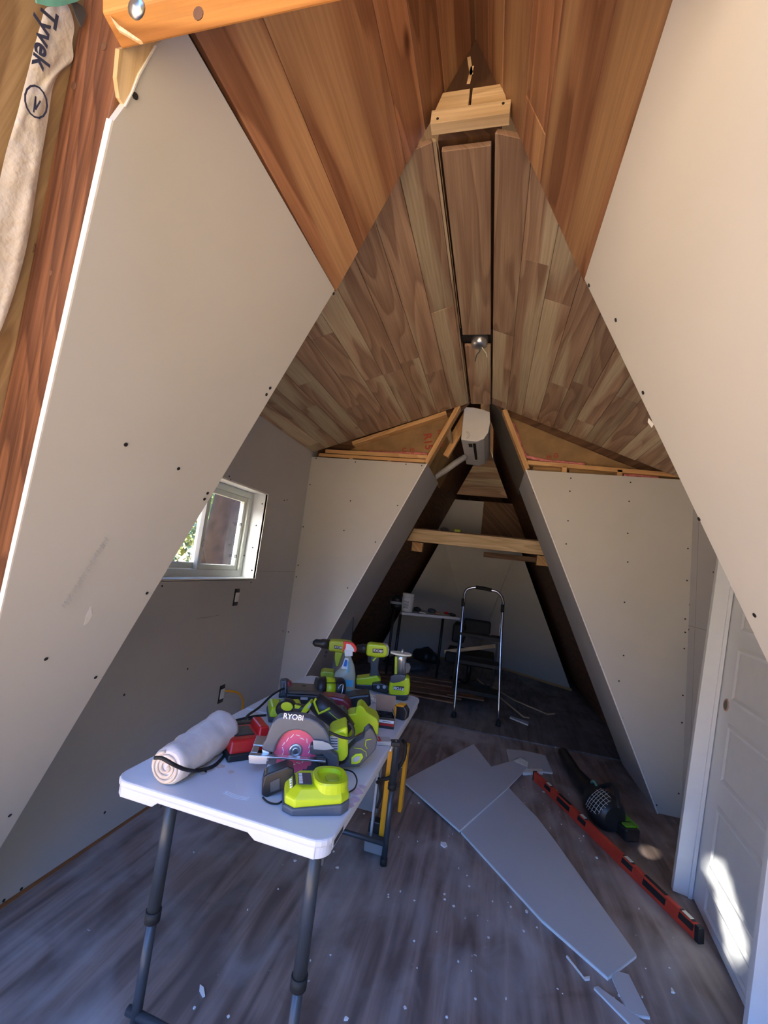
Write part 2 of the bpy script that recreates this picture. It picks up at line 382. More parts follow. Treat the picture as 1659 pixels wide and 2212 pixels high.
X_, Y_, Z_ = Vector((1, 0, 0)), Vector((0, 1, 0)), Vector((0, 0, 1))

# ================================================================== STRUCTURE
# floor
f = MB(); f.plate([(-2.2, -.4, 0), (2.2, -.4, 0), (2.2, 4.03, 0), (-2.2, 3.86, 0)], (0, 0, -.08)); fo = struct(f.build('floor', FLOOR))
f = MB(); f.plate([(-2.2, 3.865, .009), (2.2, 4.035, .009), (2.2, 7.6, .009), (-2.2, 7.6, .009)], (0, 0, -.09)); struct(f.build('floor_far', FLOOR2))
# near A-frame slopes: drywall below the seam, cedar above
eL = hit(262, 190, LS); eL0 = hit(0, 1340, LS); dE = (eL0-eL).normalized()
def edgeL(z): return eL + dE*((z-eL.z)/dE.z)
tL = [hit(300, 165, LS), hit(337, 97, LS)]
def cut(z, side): return (lsx(z) if side < 0 else rsx(z), 1.108 + .03*(z-1.3), z)
pl = [edgeL(0), cut(0, -1), cut(SEAM, -1), hit(395, 55, LS), hit(337, 97, LS), hit(325, 118, LS), hit(300, 160, LS), hit(285, 200, LS), hit(270, 228, LS), edgeL(1.93)]
nwl = struct(MB().plate(pl, NL*.0127).build('wall_near_left', GYP))
def edgeR(z): return Vector((rsx(z), fy(z)-.02, z))
pr = [edgeR(0), edgeR(SEAM), cut(SEAM, 1), cut(0, 1)]
nwr = struct(MB().plate(pr, NR*.0127).build('wall_near_right', GYP))
# pale torn edge and the white drywall edge facing the viewer
e = MB(); e.plate([edgeL(1.93), edgeL(0), edgeL(0)+NL*.0127, edgeL(1.93)+NL*.0127], dE.cross(NL)*-.003 if dE.cross(NL).y > 0 else dE.cross(NL)*.003); e.build('board_edge', GYPW, nwl)
e = MB(); e.plate([hit(a, b, LS, .001) for a, b in ((334, 97), (298, 160), (283, 200), (268, 230), (271, 230), (286, 200), (301, 163), (337, 99))], -NL*.002); e.build('torn_paper', GYPW, nwl)
# screws, pencil and smears
screws(nwl, [hit(a, b, LS)-NL*.0005 for a, b in ((291, 207), (720, 634), (583, 838), (575, 852), (385, 1012), (448, 1065), (441, 1078), (317, 1281), (206, 1463), (99, 1423), (271, 960), (21, 1761))], -NL, .0048)
m_ = MB(); R2 = random.Random(3)
for k in range(26):
    t = k/26; c = hit(228-t*96+R2.uniform(-2, 2), 1160+t*152, LS)-NL*.0004
    strip(m_, [c, c+Vector((.004, .006, -.007))], -NL, .0016)
m_.build('pencil_mark', PENCIL, nwl)
m_ = MB().plate([hit(a, b, LS)-NL*.0003 for a, b in ((196, 1310), (199, 1330), (190, 1345), (181, 1351), (186, 1330))], -NL*.0005); m_.build('plaster_smear', SMEAR, nwl)
screws(nwr, [hit(a, b, RS)-NR*.0005 for a, b in ((1273, 616), (1331, 691), (1390, 848), (1511, 1121), (1631, 1329))], -NR, .0048)
c_ = MB().plate([hit(a, b, RS)-NR*.0005 for a, b in ((1402, 903), (1413, 916), (1409, 924), (1400, 912))], -NR*.0006); c_.build('chipped_paper', GYPW, nwr)
# cedar
for side, LSx, N in ((-1, lsx, NL), (1, rsx, NR)):
    mb = MB(); up = Vector(((WL if side < 0 else -WR), 0, HR)).normalized()
    P = [Vector((LSx(z), y, z)) for z, y in ((SEAM, fy(SEAM)-.03), (HR, fy(HR)-.03), (HR, 1.125), (SEAM, 1.145))]
    planks(mb, P, up, Y_, N, .14, lens=(6, 7), widths=[.142, .30, .12, .12, .16, .14] if side < 0 else [.142, .19, .14, .17, .12, .2])
    struct(mb.build('ceiling_cedar_' + ('left' if side < 0 else 'right'), CEDAR, bevel=.002, seg=1))
# outer roof shells of the near and far A-frame (keep daylight out, carry the rafters)
for side, LSx, N in ((-1, lsx, NL), (1, rsx, NR)):
    for nm, ys in (('near', None), ('far', (Y2+.16, 7.35))):
        if ys: P = [Vector((LSx(-.05), ys[0], -.05)), Vector((LSx(HR+.1), ys[0], HR+.1)), Vector((LSx(HR+.1), ys[1], HR+.1)), Vector((LSx(-.05), ys[1], -.05))]
        else: P = [Vector((LSx(-.05), fy(-.05)-.25, -.05)), Vector((LSx(HR+.1), fy(HR+.1)-.30, HR+.1)), Vector((LSx(HR+.1), 1.1, HR+.1)), Vector((LSx(-.05), 1.1, -.05))]
        mb = MB().plate([p+N*.125 for p in P], N*.02, U=Y_, V=Vector((-side*(WL if side < 0 else WR), 0, HR)).normalized()); struct(mb.build('trim_roof_%s_%s' % (nm, 'left' if side < 0 else 'right'), PLY))
for nm, y0_, y1_ in (('near', -.25, 1.25), ('far', Y2-.1, 7.35)):
    struct(MB().plate([(XC-.30, y0_, HR-.05+.12), (XC-.30, y1_, HR-.05+.12), (XC, y1_, HR+.42), (XC, y0_, HR+.42)], (0, 0, .03)).build('trim_ridge_%s_left' % nm, PLY))
    struct(MB().plate([(XC+.30, y0_, HR-.05+.12), (XC+.30, y1_, HR-.05+.12), (XC, y1_, HR+.42), (XC, y0_, HR+.42)], (0, 0, .03)).build('trim_ridge_%s_right' % nm, PLY))
struct(MB().box((XC, (Y1+Y2)/2, HR+.02), (1.2, Y2-Y1+.5, .03)).build('trim_ridge_middle', PLY))
for nm, y_ in (('near', 1.22), ('far', Y2-.09)):
    struct(MB().plate([(XC-.42, y_, HR-.02), (XC+.42, y_, HR-.02), (XC, y_, HR+.46)], (0, .02, 0)).build('trim_ridge_gable_' + nm, PLY))
struct(MB().box((XC, Y1-.06, HR+.12), (.7, .03, .5)).build('trim_gable_near', DARKW)) if False else None
# wall pieces between the near slope and the dormer's side walls (they face away from the camera)
for side in (-1, 1):
    xw, lx, cz = (XL, lsx, CZL) if side < 0 else (XR, rsx, CZR); N = NL if side < 0 else NR
    P = [Vector((lx(z, .02*0) + (-.03 if side < 0 else .03), 1.0, z)) for z in (0, 2.55)] + [Vector((lx(2.66) + (-.05 if side < 0 else .05), 1.0, 2.66)), Vector((xw+side*.1, 1.0, cz+.1)), Vector((xw+side*.1, 1.0, 0))]
    struct(MB().plate(P, (0, .1, 0)).build('wall_front_' + ('left' if side < 0 else 'right'), GYPB))
# dormer ceiling planks
mb = MB()
lo = Vector((CXL-XL, 0, CZ-CZL)).normalized(); nlo = Vector((-(CZ-CZL), 0, CXL-XL)).normalized()
ro = Vector((XR-CXR, 0, CZR-CZ)).normalized(); nro = Vector((CZ-CZR, 0, XR-CXR)).normalized()
planks(mb, [(XL, Y1+.02, CZL), (CXL-.012, Y1+.02, CZ-.004), (CXL-.012, Y2, CZ-.004), (XL, Y2, CZL)], lo, Y_, nlo, .118, lens=(.7, 1.9))
planks(mb, [(CXR+.010, Y1+.02, CZ-.004), (XR, Y1+.02, CZR), (XR, Y2, CZR), (CXR+.010, Y2, CZ-.004)], ro, Y_, nro, .118, lens=(.7, 1.9))
bx0, bx1 = 2.24, 2.36
mb.plate([(CXL, Y1+.06, CZ), (CXR, Y1+.06, CZ), (CXR, bx0, CZ), (CXL, bx0, CZ)], (0, 0, .018), U=X_, V=Y_, rnd=.30)
mb.plate([(CXL+.004, bx1, CZ), (CXR, bx1, CZ), (CXR, Y2+.02, CZ), (CXL+.004, Y2+.02, CZ)], (0, 0, .018), U=X_, V=Y_, rnd=.93)
struct(mb.build('ceiling', MIXED, bevel=.0012, seg=1))
mb = MB()
for P, n in (([(XL-.15, Y1+.1, CZL-.06), (CXL, Y1+.1, CZ), (CXL, Y2+.15, CZ), (XL-.15, Y2+.15, CZL-.06)], nlo), ([(CXR, Y1+.1, CZ), (XR+.15, Y1+.1, CZR-.06), (XR+.15, Y2+.15, CZR-.06), (CXR, Y2+.15, CZ)], nro)):
    mb.plate([Vector(p)+n*.06 for p in P], n*.03)
mb.box(((CXL+CXR)/2, (Y1+Y2)/2+.1, CZ+.10), (.2, Y2-Y1+.0, .03)); struct(mb.build('ceiling_deck', DARKW))
# gable infill at the near ridge
g = thing('gable_infill', 'dark stained plywood triangle closing the ridge above the pale block', 'gable panel', (XC, Y1+.05, 2.70)); 
MB().plate([(lsx(2.70), Y1+.006, 2.70), (XC, Y1+.006, HR), (rsx(2.70), Y1+.006, 2.70)], (0, .02, 0), U=X_, V=Z_).build('panel', DARKER, g, world=True)
gm = MB()
for a, b in (((1013, 125), (1018, 160)), ((1020, 145), (1012, 180))): strip(gm, [YP(*a, Y1+.005), YP(*b, Y1+.005)], (0, -1, 0), .010)
gm.build('pale_scrape', PALE, g, world=True)
bl = thing('ridge_block', 'pale pine blocking under the dark ridge triangle', 'lumber', (XC, Y1, 2.64))
for x0, x1, t0, t1 in ((-.291, -.186, -.266, -.186), (-.178, -.070, -.178, -.093)):
    MB().plate([(x0, Y1-.012, 2.640), (x1, Y1-.012, 2.640), (t1, Y1-.012, 2.722), (t0, Y1-.012, 2.722)], (0, .03, 0), U=Z_, V=X_).build('block', PALE, bl, world=True, bevel=.001)
ld = MB().box((-.176, Y1-.012, 2.622), (.226, .036, .045), U=Z_, V=X_).build('ledger', PALE, bl, world=True, bevel=.002)
screws(ld, [Vector((x, Y1-.0305, z)) - Vector(bl.location) for x, z in ((-.268, 2.612), (-.084, 2.632))], (0, -1, 0), .004)

# dormer side walls
def wall_hole(x, t, y0, y1, z1, hole):
    mb = MB(); a, b, c, d = hole
    for ya, yb, za, zb in ((y0, a, 0, z1), (b, y1, 0, z1), (a, b, 0, c), (a, b, d, z1)):
        mb.box((x+t/2, (ya+yb)/2, (za+zb)/2), (abs(t), yb-ya, zb-za))
    return mb
WY0, WY1, WZ0, WZ1 = 1.765, 2.608, 1.108, 1.672
wl = struct(wall_hole(XL, -.0127, Y1-.1, Y2+.13, 2.20, (WY0, WY1, WZ0, WZ1)).build('wall_left', GYPB))
struct(wall_hole(XL-.014, -.12, Y1-.1, Y2+.2, 2.20, (WY0-.01, WY1+.01, WZ0-.01, WZ1+.01)).build('wall_left_outer', PLY))
wr = struct(MB().box((XR+.0065, (Y1+Y2)/2, 1.09), (.0127, Y2-Y1+.2, 2.18)).build('wall_right', GYPB))
struct(MB().box((XR+.09, (Y1+Y2)/2, 1.09), (.12, Y2-Y1+.4, 2.2)).build('wall_right_outer', PLY))
# board seams on the side walls
s_ = MB(); strip(s_, [XP(355, 1240, XL)*1, XP(548, 1239, XL)], X_, .002) if False else None
MB().box((XL+.0004, (WY1+Y2)/2, 1.158), (.0008, Y2-WY1, .003)).build('board_seam', PENCIL, wl)
MB().box((XR-.0004, (Y1+Y2)/2, 1.155), (.0008, Y2-Y1, .003)).build('board_seam', PENCIL, wr)
MB().box((XR-.0004, Y2-.09, 1.05), (.0008, .002, 2.08)).build('board_seam', PENCIL, wr)
screws(wl, [XP(a, b, XL) for a, b in ((495, 1029), (498, 1037), (620, 1080), (614, 1081), (350, 1266), (542, 1258), (405, 1445), (268, 1501), (226, 1755), (8, 1945), (46, 1920), (611, 1363), (527, 1200)) if 1.2 < XP(a, b, XL).y < Y2], X_, .0052)
strip(m_ := MB(), [XP(424, 1336, XL)+X_*.0004, XP(450, 1333, XL)+X_*.0004, XP(472, 1329, XL)+X_*.0004], X_, .0025); m_.build('pencil_mark', PENCIL, wl)
screws(wr, [XP(a, b, XR) for a, b in ((1489, 1306), (1488, 1360), (1541, 1236), (1479, 1470), (1476, 1580), (1472, 1668))], -X_, .0052)
MB().box((XL+.004, (Y1+Y2)/2, .006), (.006, Y2-Y1, .012)).build('floor_gap', ORNG, wl)

# far wall of the dormer, left and right of the A opening
def apt(side, z, y, off=0.): return Vector(((lsx(z) - off if side < 0 else rsx(z) + off), y, z))
fl = struct(MB().plate([(XL, Y2, .004), apt(-1, .004, Y2, .009), apt(-1, ZT, Y2, .009), (XL, Y2, ZT)], (0, .0127, 0)).build('wall_back_left', GYP))
fr = struct(MB().plate([(XR, Y2, .004), apt(1, .004, Y2, .009), apt(1, ZT, Y2, .009), (XR, Y2, ZT)], (0, .0127, 0)).build('wall_back_right', GYP))
screws(fl, [YP(a, b, Y2) for a, b in ((683, 990), (768, 998), (877, 1003), (911, 1006), (670, 1047), (757, 1082), (655, 1138), (859, 1092), (743, 1146), (811, 1171), (644, 1221), (640, 1246), (751, 1270), (623, 1365))], -Y_, .0052)
screws(fr, [YP(a, b, Y2) for a, b in ((1233, 1033), (1362, 1042), (1153, 1065), (1231, 1061), (1359, 1083), (1227, 1125), (1186, 1146), (1356, 1152), (1223, 1175), (1356, 1214), (1220, 1235), (1486, 1185), (1349, 1301), (1484, 1254), (1274, 1369), (1480, 1337), (1347, 1416), (1480, 1366), (1478, 1401), (1302, 1442), (1337, 1471), (1475, 1502), (1344, 1551), (1473, 1561), (1388, 1666), (1466, 1714), (1418, 1739)) if YP(a, b, Y2).x < XR-.005], -Y_, .0052)
# stud line between the wall board and the slope board
for side, w in ((-1, fl), (1, fr)):
    MB().plate([apt(side, .004, Y2+.003, .010), apt(side, ZT, Y2+.003, .010), apt(side, ZT, Y2+.003, .002), apt(side, .004, Y2+.003, .002)], (0, .03, 0)).build('stud_edge', ORNG, w)
# backing behind the far wall, so no light comes through
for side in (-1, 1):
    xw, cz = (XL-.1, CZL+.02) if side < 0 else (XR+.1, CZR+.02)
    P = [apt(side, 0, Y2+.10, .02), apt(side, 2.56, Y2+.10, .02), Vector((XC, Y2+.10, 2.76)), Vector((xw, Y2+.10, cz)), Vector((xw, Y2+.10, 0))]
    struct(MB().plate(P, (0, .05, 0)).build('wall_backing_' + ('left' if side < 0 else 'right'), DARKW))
# far slope boards (the reveal of the A opening)
for side, N, nm in ((-1, NL, 'left'), (1, NR, 'right')):
    P = [apt(side, 0, Y2-.004), apt(side, ZT, Y2-.004), apt(side, ZT, PF), apt(side, 0, PF)]
    o = struct(MB().plate(P, N*.0127).build('wall_reveal_' + nm, GYPB))
    E_ = [apt(side, 0, Y2-.005), apt(side, ZT, Y2-.005)]
    MB().plate([E_[0], E_[1], E_[1]+N*.008, E_[0]+N*.008], (0, -.001, 0)).build('board_edge', GYPW, o)
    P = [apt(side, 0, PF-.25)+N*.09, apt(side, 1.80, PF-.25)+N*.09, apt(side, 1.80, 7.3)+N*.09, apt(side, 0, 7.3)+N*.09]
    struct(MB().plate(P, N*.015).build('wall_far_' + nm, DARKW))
P = [apt(1, ZT, Y2+.04)+NR*.012, apt(1, 2.85, Y2+.04)+NR*.012, apt(1, 2.85, PF+.3)+NR*.012, apt(1, ZT, PF+.3)+NR*.012]
struct(MB().plate(P, NR*.0127).build('wall_upper_right', mat('dark_grey_board', (.17, .15, .13), .8, var=.1, scale=6)))  # upper slope board in a dark grey-brown
# far faceted end wall
A_ = Vector((-.12, 7.0, .10)); TLp = Vector((lsx(1.78)+.0, 6.0, 1.78)); TRp = Vector((rsx(1.78), 6.0, 1.78))
bl0 = Vector((lsx(0), 6.1, 0)); br0 = Vector((rsx(0), 6.12, 0)); up_ = Vector((0, .1, 0))
ew = MB(); ew.plate([TLp, TRp, A_], up_); struct(ew.build('wall_end_centre', GYP))
ew = MB(); ew.plate([bl0, Vector((-.12, 7.0, -.02)), A_, TLp], up_); struct(ew.build('wall_end_left', GYP))
ew = MB(); ew.plate([br0, Vector((-.12, 7.0, -.02)), A_, TRp], up_); struct(ew.build('wall_end_right', GYP))
struct(MB().box((0, 7.3, 1.5), (4, .06, 3.4)).build('wall_end_outer', DARKW))
bs = MB()
for a, b in ((br0, Vector((-.12, 7.0, 0))), (bl0, Vector((-.12, 7.0, 0)))): bs.bar(a+Vector((0, -.02, .02)), b+Vector((0, -.02, .02)), .012, .035)
struct(bs.build('baseboard_end', PINE))

# ================================================================== WINDOW (left wall)
wn = MB()
xo = XL-.145
for P in ([(XL, WY1, WZ0), (XL, WY1, WZ1), (xo, WY1, WZ1), (xo, WY1, WZ0)],): wn.plate(P, (0, .01, 0))
wn.plate([(XL+.001, WY0, WZ1), (XL+.001, WY1, WZ1), (xo, WY1, WZ1), (xo, WY0, WZ1)], (0, 0, .01))
wn.plate([(XL, WY0, WZ0), (XL, WY1, WZ0), (xo, WY1, WZ0), (xo, WY0, WZ0)], (0, 0, -.01))
wn.plate([(XL, WY0, WZ0), (XL, WY0, WZ1), (xo, WY0, WZ1), (xo, WY0, WZ0)], (0, -.01, 0))
win = struct(wn.build('window_1', PAINT))
def frame(mb, x, y0, y1, z0, z1, w, t):
    for c, d in (((x, (y0+y1)/2, z0+w/2), (t, y1-y0, w)), ((x, (y0+y1)/2, z1-w/2), (t, y1-y0, w)), ((x, y0+w/2, (z0+z1)/2), (t, w, z1-z0-2*w)), ((x, y1-w/2, (z0+z1)/2), (t, w, z1-z0-2*w))): mb.box(c, d)
mb = MB(); frame(mb, xo+.015, WY0, WY1, WZ0, WZ1, .040, .05); mb.build('window_frame', VINYL, win, bevel=.003)
ym = 2.20
mb = MB(); frame(mb, xo+.008, ym-.035, WY1-.04, WZ0+.04, WZ1-.04, .030, .03); sa = mb.build('sliding_sash', VINYL, win, bevel=.003)
MB().box((xo+.005, (ym+WY1)/2-.02, (WZ0+WZ1)/2), (.004, WY1-ym-.06, WZ1-WZ0-.12)).build('pane', GLASS, sa)
mb = MB(); frame(mb, xo-.02, WY0+.04, ym+.01, WZ0+.04, WZ1-.04, .035, .025); sb = mb.build('fixed_sash', VINYL, win, bevel=.003)
MB().box((xo-.02, (ym+WY0)/2, (WZ0+WZ1)/2), (.004, ym-WY0-.1, WZ1-WZ0-.14)).build('pane', GLASS, sb)
mb = MB()
for y, z in ((WY1-.078, WZ0+.34), (WY1-.078, WZ0+.13)): mb.box((xo+.026, y, z), (.012, .010, .022))
mb.build('sash_latch', DGREY, sa)
mb = MB(); q = Vector((xo+.0245, ym-.018, 1.30)); strip(mb, [q+Vector((0, .012*math.cos(a), .022*math.sin(a))) for a in [i*.7 for i in range(10)]], X_, .003); mb.build('sash_logo', LGREY, sa)
screws(win, [Vector((XL-.03, WY1-.0005, z)) for z in (WZ0+.05, WZ0+.5)] + [Vector((XL-.05, WY1-.0005, z)) for z in (WZ0+.2, WZ0+.35)], (0, -1, 0), .0052)
m_ = MB()
frame(m_, XL+.0015, WY0-.006, WY1+.006, WZ0-.006, WZ1+.006, .006, .003); m_.build('raw_board_edge', GYPW, win)

# ================================================================== OUTSIDE
gnd = MB().box((0, 0, -.42), (80, 80, .1)).build('ground', GROUND); gnd['kind'] = 'structure'
def trunk_tree(name, label, base, lean, r, h, clumps, m, seed, leaf=.12, n=500, spread=1., group=None):
    t = thing(name, label, 'tree', base, 0, group); rr = random.Random(seed)
    pts = [Vector((lean[0]*k/8, lean[1]*k/8, h*k/8)) for k in range(9)]
    MB().tube(pts, r, 12, rr=[r*(1-.05*k) for k in range(9)]).build('trunk', BARK, t)
    fb = MB()
    for _ in range(n):
        c = rr.choice(clumps); p = Vector(c[:3]) + Vector((rr.gauss(0, 1), rr.gauss(0, 1), rr.gauss(0, 1)))*c[3]*.5
        u = Vector((rr.gauss(0, 1), rr.gauss(0, 1), rr.gauss(0, 1))).normalized(); w = u.orthogonal().normalized(); l = leaf*rr.uniform(.6, 1.3)
        fb.face([p-u*l, p+w*l*.45, p+u*l, p-w*l*.45])
    fb.build('foliage', m, t)
    return t
trunk_tree('evergreen_tree', 'thick dark tree trunk with green boughs outside the left window', tuple(Vector((XP(458, 1150, -3.3).x, XP(458, 1150, -3.3).y, -.4))), (.10, .45), .21, 6, [(-1, -1.2, 1.6, .5), (-.4, .9, 1.7, .45), (-.3, 1.4, 2.3, .6)] + [(-1.4+.5*i, -2.6+.3*j, 3.0+.45*j, 1.0) for i in range(3) for j in range(4)]*4, LEAF, 5, .16, 5200)  # the higher clumps are an added unseen crown keeping sun off the trunk
trunk_tree('yellow_green_tree', 'sunlit yellow green bush beyond the trunk outside the left window', (-7.0, 7.6, -.4), (.1, 0), .12, 3, [(0, 0, 1.8, 1.6), (1.0, -2.5, 1.6, 1.6), (.5, -4.6, 1.6, 1.5), (0, 1, 3, 1.4)], LEAF2, 9, .08, 9000)
# tree behind the viewer: its crown shades the cabin front and leaves a few sun flecks
C0 = Vector((.98, 2.20, .26)) + SUN*8.0
ct = thing('shade_tree', 'tall leafy tree standing in front of the open cabin', 'tree', (C0.x, C0.y, -.4))
MB().tube([(-2.6, -1.0, 0), (-2.0, -.6, 2.5), (-.8, -.2, C0.z)], .2, 10, rr=[.26, .2, .14]).build('trunk', BARK, ct)
U_ = SUN.orthogonal().normalized(); V_ = SUN.cross(U_)
U_ = Vector((SUN.y, -SUN.x, 0)).normalized(); V_ = SUN.cross(U_).normalized()   # U horizontal, V up-ish
if V_.z < 0: V_ = -V_
cb = MB(); rc = random.Random(2)
ico = bmesh.new(); bmesh.ops.create_icosphere(ico, subdivisions=2, radius=1); iv = [v.co.copy() for v in ico.verts]; iff = [[v.index for v in f_.verts] for f_ in ico.faces]; ico.free()
def gap(u, v):
    # sun fleck openings (metres across the crown, as seen along the sun)
    for cu, cv, a, b in GAPS:
        if ((u-cu)/a)**2 + ((v-cv)/b)**2 < 1: return True
    return False
def uvof(p): d = Vector(p)-Vector((.98, 2.20, .26)); return d.dot(U_), d.dot(V_)
GAPS = []
for p, a, b in (((1.003, 2.33, .22), .018, .05), ((.990, 2.20, .25), .03, .05), ((.980, 2.13, .21), .035, .06), ((.970, 2.06, .17), .035, .055), ((.962, 2.00, .12), .035, .06), ((.950, 1.95, .07), .02, .06), ((.925, 2.74, 0), .07, .022)):
    u, v = uvof(p); GAPS.append((u, v, a, b))
tri = []
n_ = 0
while n_ < 5200:
    u, v = rc.uniform(-2.2, 2.2), rc.uniform(-2.2, 2.2)
    if u*u+v*v > 4.6: continue
    near = min(math.hypot(u-g_[0], v-g_[1]) for g_ in GAPS)
    s = rc.uniform(.07, .12) if near < .45 else rc.uniform(.18, .30)
    bad = any(((u-g_[0])/(g_[2]+s*.55))**2 + ((v-g_[1])/(g_[3]+s*.55))**2 < 1 for g_ in GAPS)
    if bad and rc.random() > .0: 
        n_ += 1; continue
    if near >= .45 and rc.random() < .45: n_ += 1; continue
    c = (C0 + U_*u + V_*v + SUN*rc.uniform(-.35, .35)) - Vector(ct.location)
    a = (U_*rc.gauss(0, 1) + V_*rc.gauss(0, 1) + SUN*rc.gauss(0, .3)).normalized(); b = a.cross(SUN).normalized()
    cb.face([c-a*s, c+b*s*.8, c+a*s, c-b*s*.8]); n_ += 1
for k in range(7000):   # small leaves around the flecks
    g_ = rc.choice(GAPS); th = rc.uniform(0, 6.3); rad = rc.uniform(1.0, 5.0); s = rc.uniform(.03, .07)
    u = g_[0]+math.cos(th)*(g_[2]+.02)*rad; v = g_[1]+math.sin(th)*(g_[3]+.02)*rad
    if any(((u-h_[0])/(h_[2]+s*.4))**2 + ((v-h_[1])/(h_[3]+s*.4))**2 < 1 for h_ in GAPS): continue
    c = (C0 + U_*u + V_*v + SUN*rc.uniform(-.2, .2)) - Vector(ct.location)
    a = (U_*rc.gauss(0, 1) + V_*rc.gauss(0, 1)).normalized(); b = a.cross(SUN).normalized(); cb.face([c-a*s, c+b*s*.8, c+a*s, c-b*s*.8])
n_ = 0
while n_ < 4500:
    u, v = rc.uniform(-2.1, 2.1), rc.uniform(-2.1, 2.1); n_ += 1
    if u*u+v*v > 4.4: continue
    d_ = min(math.hypot(u-g_[0], v-g_[1]) for g_ in GAPS); s = min(.22, max(.05, d_*.5))
    if any(((u-h_[0])/(h_[2]+s*.8))**2 + ((v-h_[1])/(h_[3]+s*.8))**2 < 1 for h_ in GAPS): continue
    c = (C0 + U_*u + V_*v + SUN*rc.uniform(.4, .8)) - Vector(ct.location)
    a = (U_*rc.gauss(0, 1) + V_*rc.gauss(0, 1)).normalized(); b = a.cross(SUN).normalized(); cb.face([c-a*s, c+b*s*.8, c+a*s, c-b*s*.8])
cb.build('foliage', mat('dark_leaf', (.06, .08, .03), .7, var=.4), ct)

hd2 = thing('blocker_hedge', 'dark evergreen hedge added unseen right of the cabin front to block light', 'blocker_hedge', (3.1, -1.4, -.4)); hb2 = MB(); rh = random.Random(31)  # unseen foliage mass added to cut the light on the left walls
for k in range(170):
    c = Vector((rh.uniform(-.6, 1.6), rh.uniform(-4.6, 2.2), rh.uniform(.1, 5.2))); hb2.lathe([(.02, -.6), (.45, -.35), (.6, 0), (.45, .35), (.02, .6)], c, (rh.gauss(0, 1), rh.gauss(0, 1), 1), 9)
hb2.build('foliage', mat('dark_evergreen', (.05, .07, .03), .9, var=.4), hd2)

# ================================================================== FRONT FRAME
OS = (NL, NL.dot(Vector((XC-WL, 0, 0)))+.120)
rf = thing('front_rafter', 'rough reddish brown stained rafter at the left front edge', 'rafter', tuple(edgeL(0)))
nf = dE.cross(NL); nf = -nf if nf.y > 0 else nf                  # towards the viewer
rt_, rb_ = edgeL(2.32), edgeL(.02)
MB().plate([edgeL(2.02)+NL*.013, rb_+NL*.013, rb_+NL*.124, rt_+NL*.124, rt_+NL*.085], -nf*.038, U=NL, V=dE, rnd=.37).build('rafter', RAFT, rf, world=True, bevel=.003)
for a, b, r in ((68, 532, .011), (160, 186, .006), (225, 100, .006), (110, 590, .004)):
    disc(MB(), hit(a, b, (nf, nf.dot(edgeL(1)))), nf, r, 12, .0006).build('knot', DARKW, rf, world=True)
gap_ = struct(MB().plate([hit(a, b, FRONT, .06) for a, b in ((190, -20), (245, -20), (268, 112), (262, 118), (236, 78))], (0, .03, 0)).build('trim_gap_shade', BLACK))  # black sheet standing in for the shade between rafter and beam
bm_ = thing('front_beam', 'orange stained beam with a bolt crossing the top of the opening', 'beam', (-.4, .42, 2.0))
zb = 2.006; yb = .419
b0 = Vector((lsx(zb)-.0, yb, zb))
MB().solid([Vector((-.588, yb, zb)), Vector((.26, yb, zb)), Vector((.26, yb-.038, zb+.008)), Vector((-.586, yb-.038, zb+.008))],
           [Vector((-.572, yb-.045, zb+.14)), Vector((.21, yb-.045, zb+.14)), Vector((.21, yb-.083, zb+.148)), Vector((-.570, yb-.083, zb+.148))], U=Z_, V=X_, rnd=.6).build('beam', BEAM, bm_, world=True, bevel=.003)
fb_n = Vector((0, -1, -.3)).normalized()
P3 = YP(297, 20, yb-.062); 
MB().lathe([(.012, 0), (.012, .003), (.007, .005), (.0, .007)], P3, (0, -1, -.32), 14).build('bolt', SILV, bm_, world=True)
kn = MB(); disc(kn, YP(429, 30, yb-.0605), (0, -1, -.33), .007, 12, .001); kn.build('knot', DARKW, bm_, world=True)
sp = MB().plate([YP(a, b, yb-.03) for a, b in ((243, 42), (262, 62), (310, 95), (303, 96), (258, 70))], (0, -.004, 0)); sp.build('splinter', PALE, bm_, world=True)
st = thing('stud_end', 'pale pine stud end wedged between rafter and drywall at the top left', 'lumber', tuple(hit(290, 160, LS)))
MB().plate([hit(a, b, LS, 0)+NL*.004 for a, b in ((262, 108), (338, 88), (345, 92), (306, 162), (290, 202), (274, 232), (262, 214), (256, 170))], NL*.009, U=Y_, V=Z_).build('stud', PALE, st, world=True)
# house wrap folded over the roof edge
tv = thing('house_wrap', 'crinkled white house wrap stapled along the outer edge of the rafter', 'house wrap', tuple(hit(60, 400, OS)))
gL = [(92, 16), (82, 60), (70, 100), (58, 150), (44, 200), (36, 240), (20, 290), (5, 340), (-10, 420), (-40, 560), (-80, 760)]
gR = [(143, 6), (163, 62), (148, 90), (162, 133), (125, 148), (108, 190), (103, 250), (88, 330), (72, 430), (52, 560), (0, 715)]
mb = MB(); rw = random.Random(4); rows = []
for k in range(len(gL)):
    a, b = gL[k], gR[k]; row = []
    for j in range(7):
        t = j/6; p = hit(a[0]+(b[0]-a[0])*t, a[1]+(b[1]-a[1])*t, OS) - NL*(.003+rw.uniform(0, .007)*(1 if 0 < j < 6 else .3)); row.append(p)
    rows.append(row)
for r0, r1 in zip(rows[:-1], rows[1:]):
    for j in range(6): mb.face([r0[j], r0[j+1], r1[j+1], r1[j]], smooth=True)
w_ = mb.build('wrap', TYV, tv, world=True); sd = w_.modifiers.new('s', 'SUBSURF'); sd.levels = 2; sd.render_levels = 2
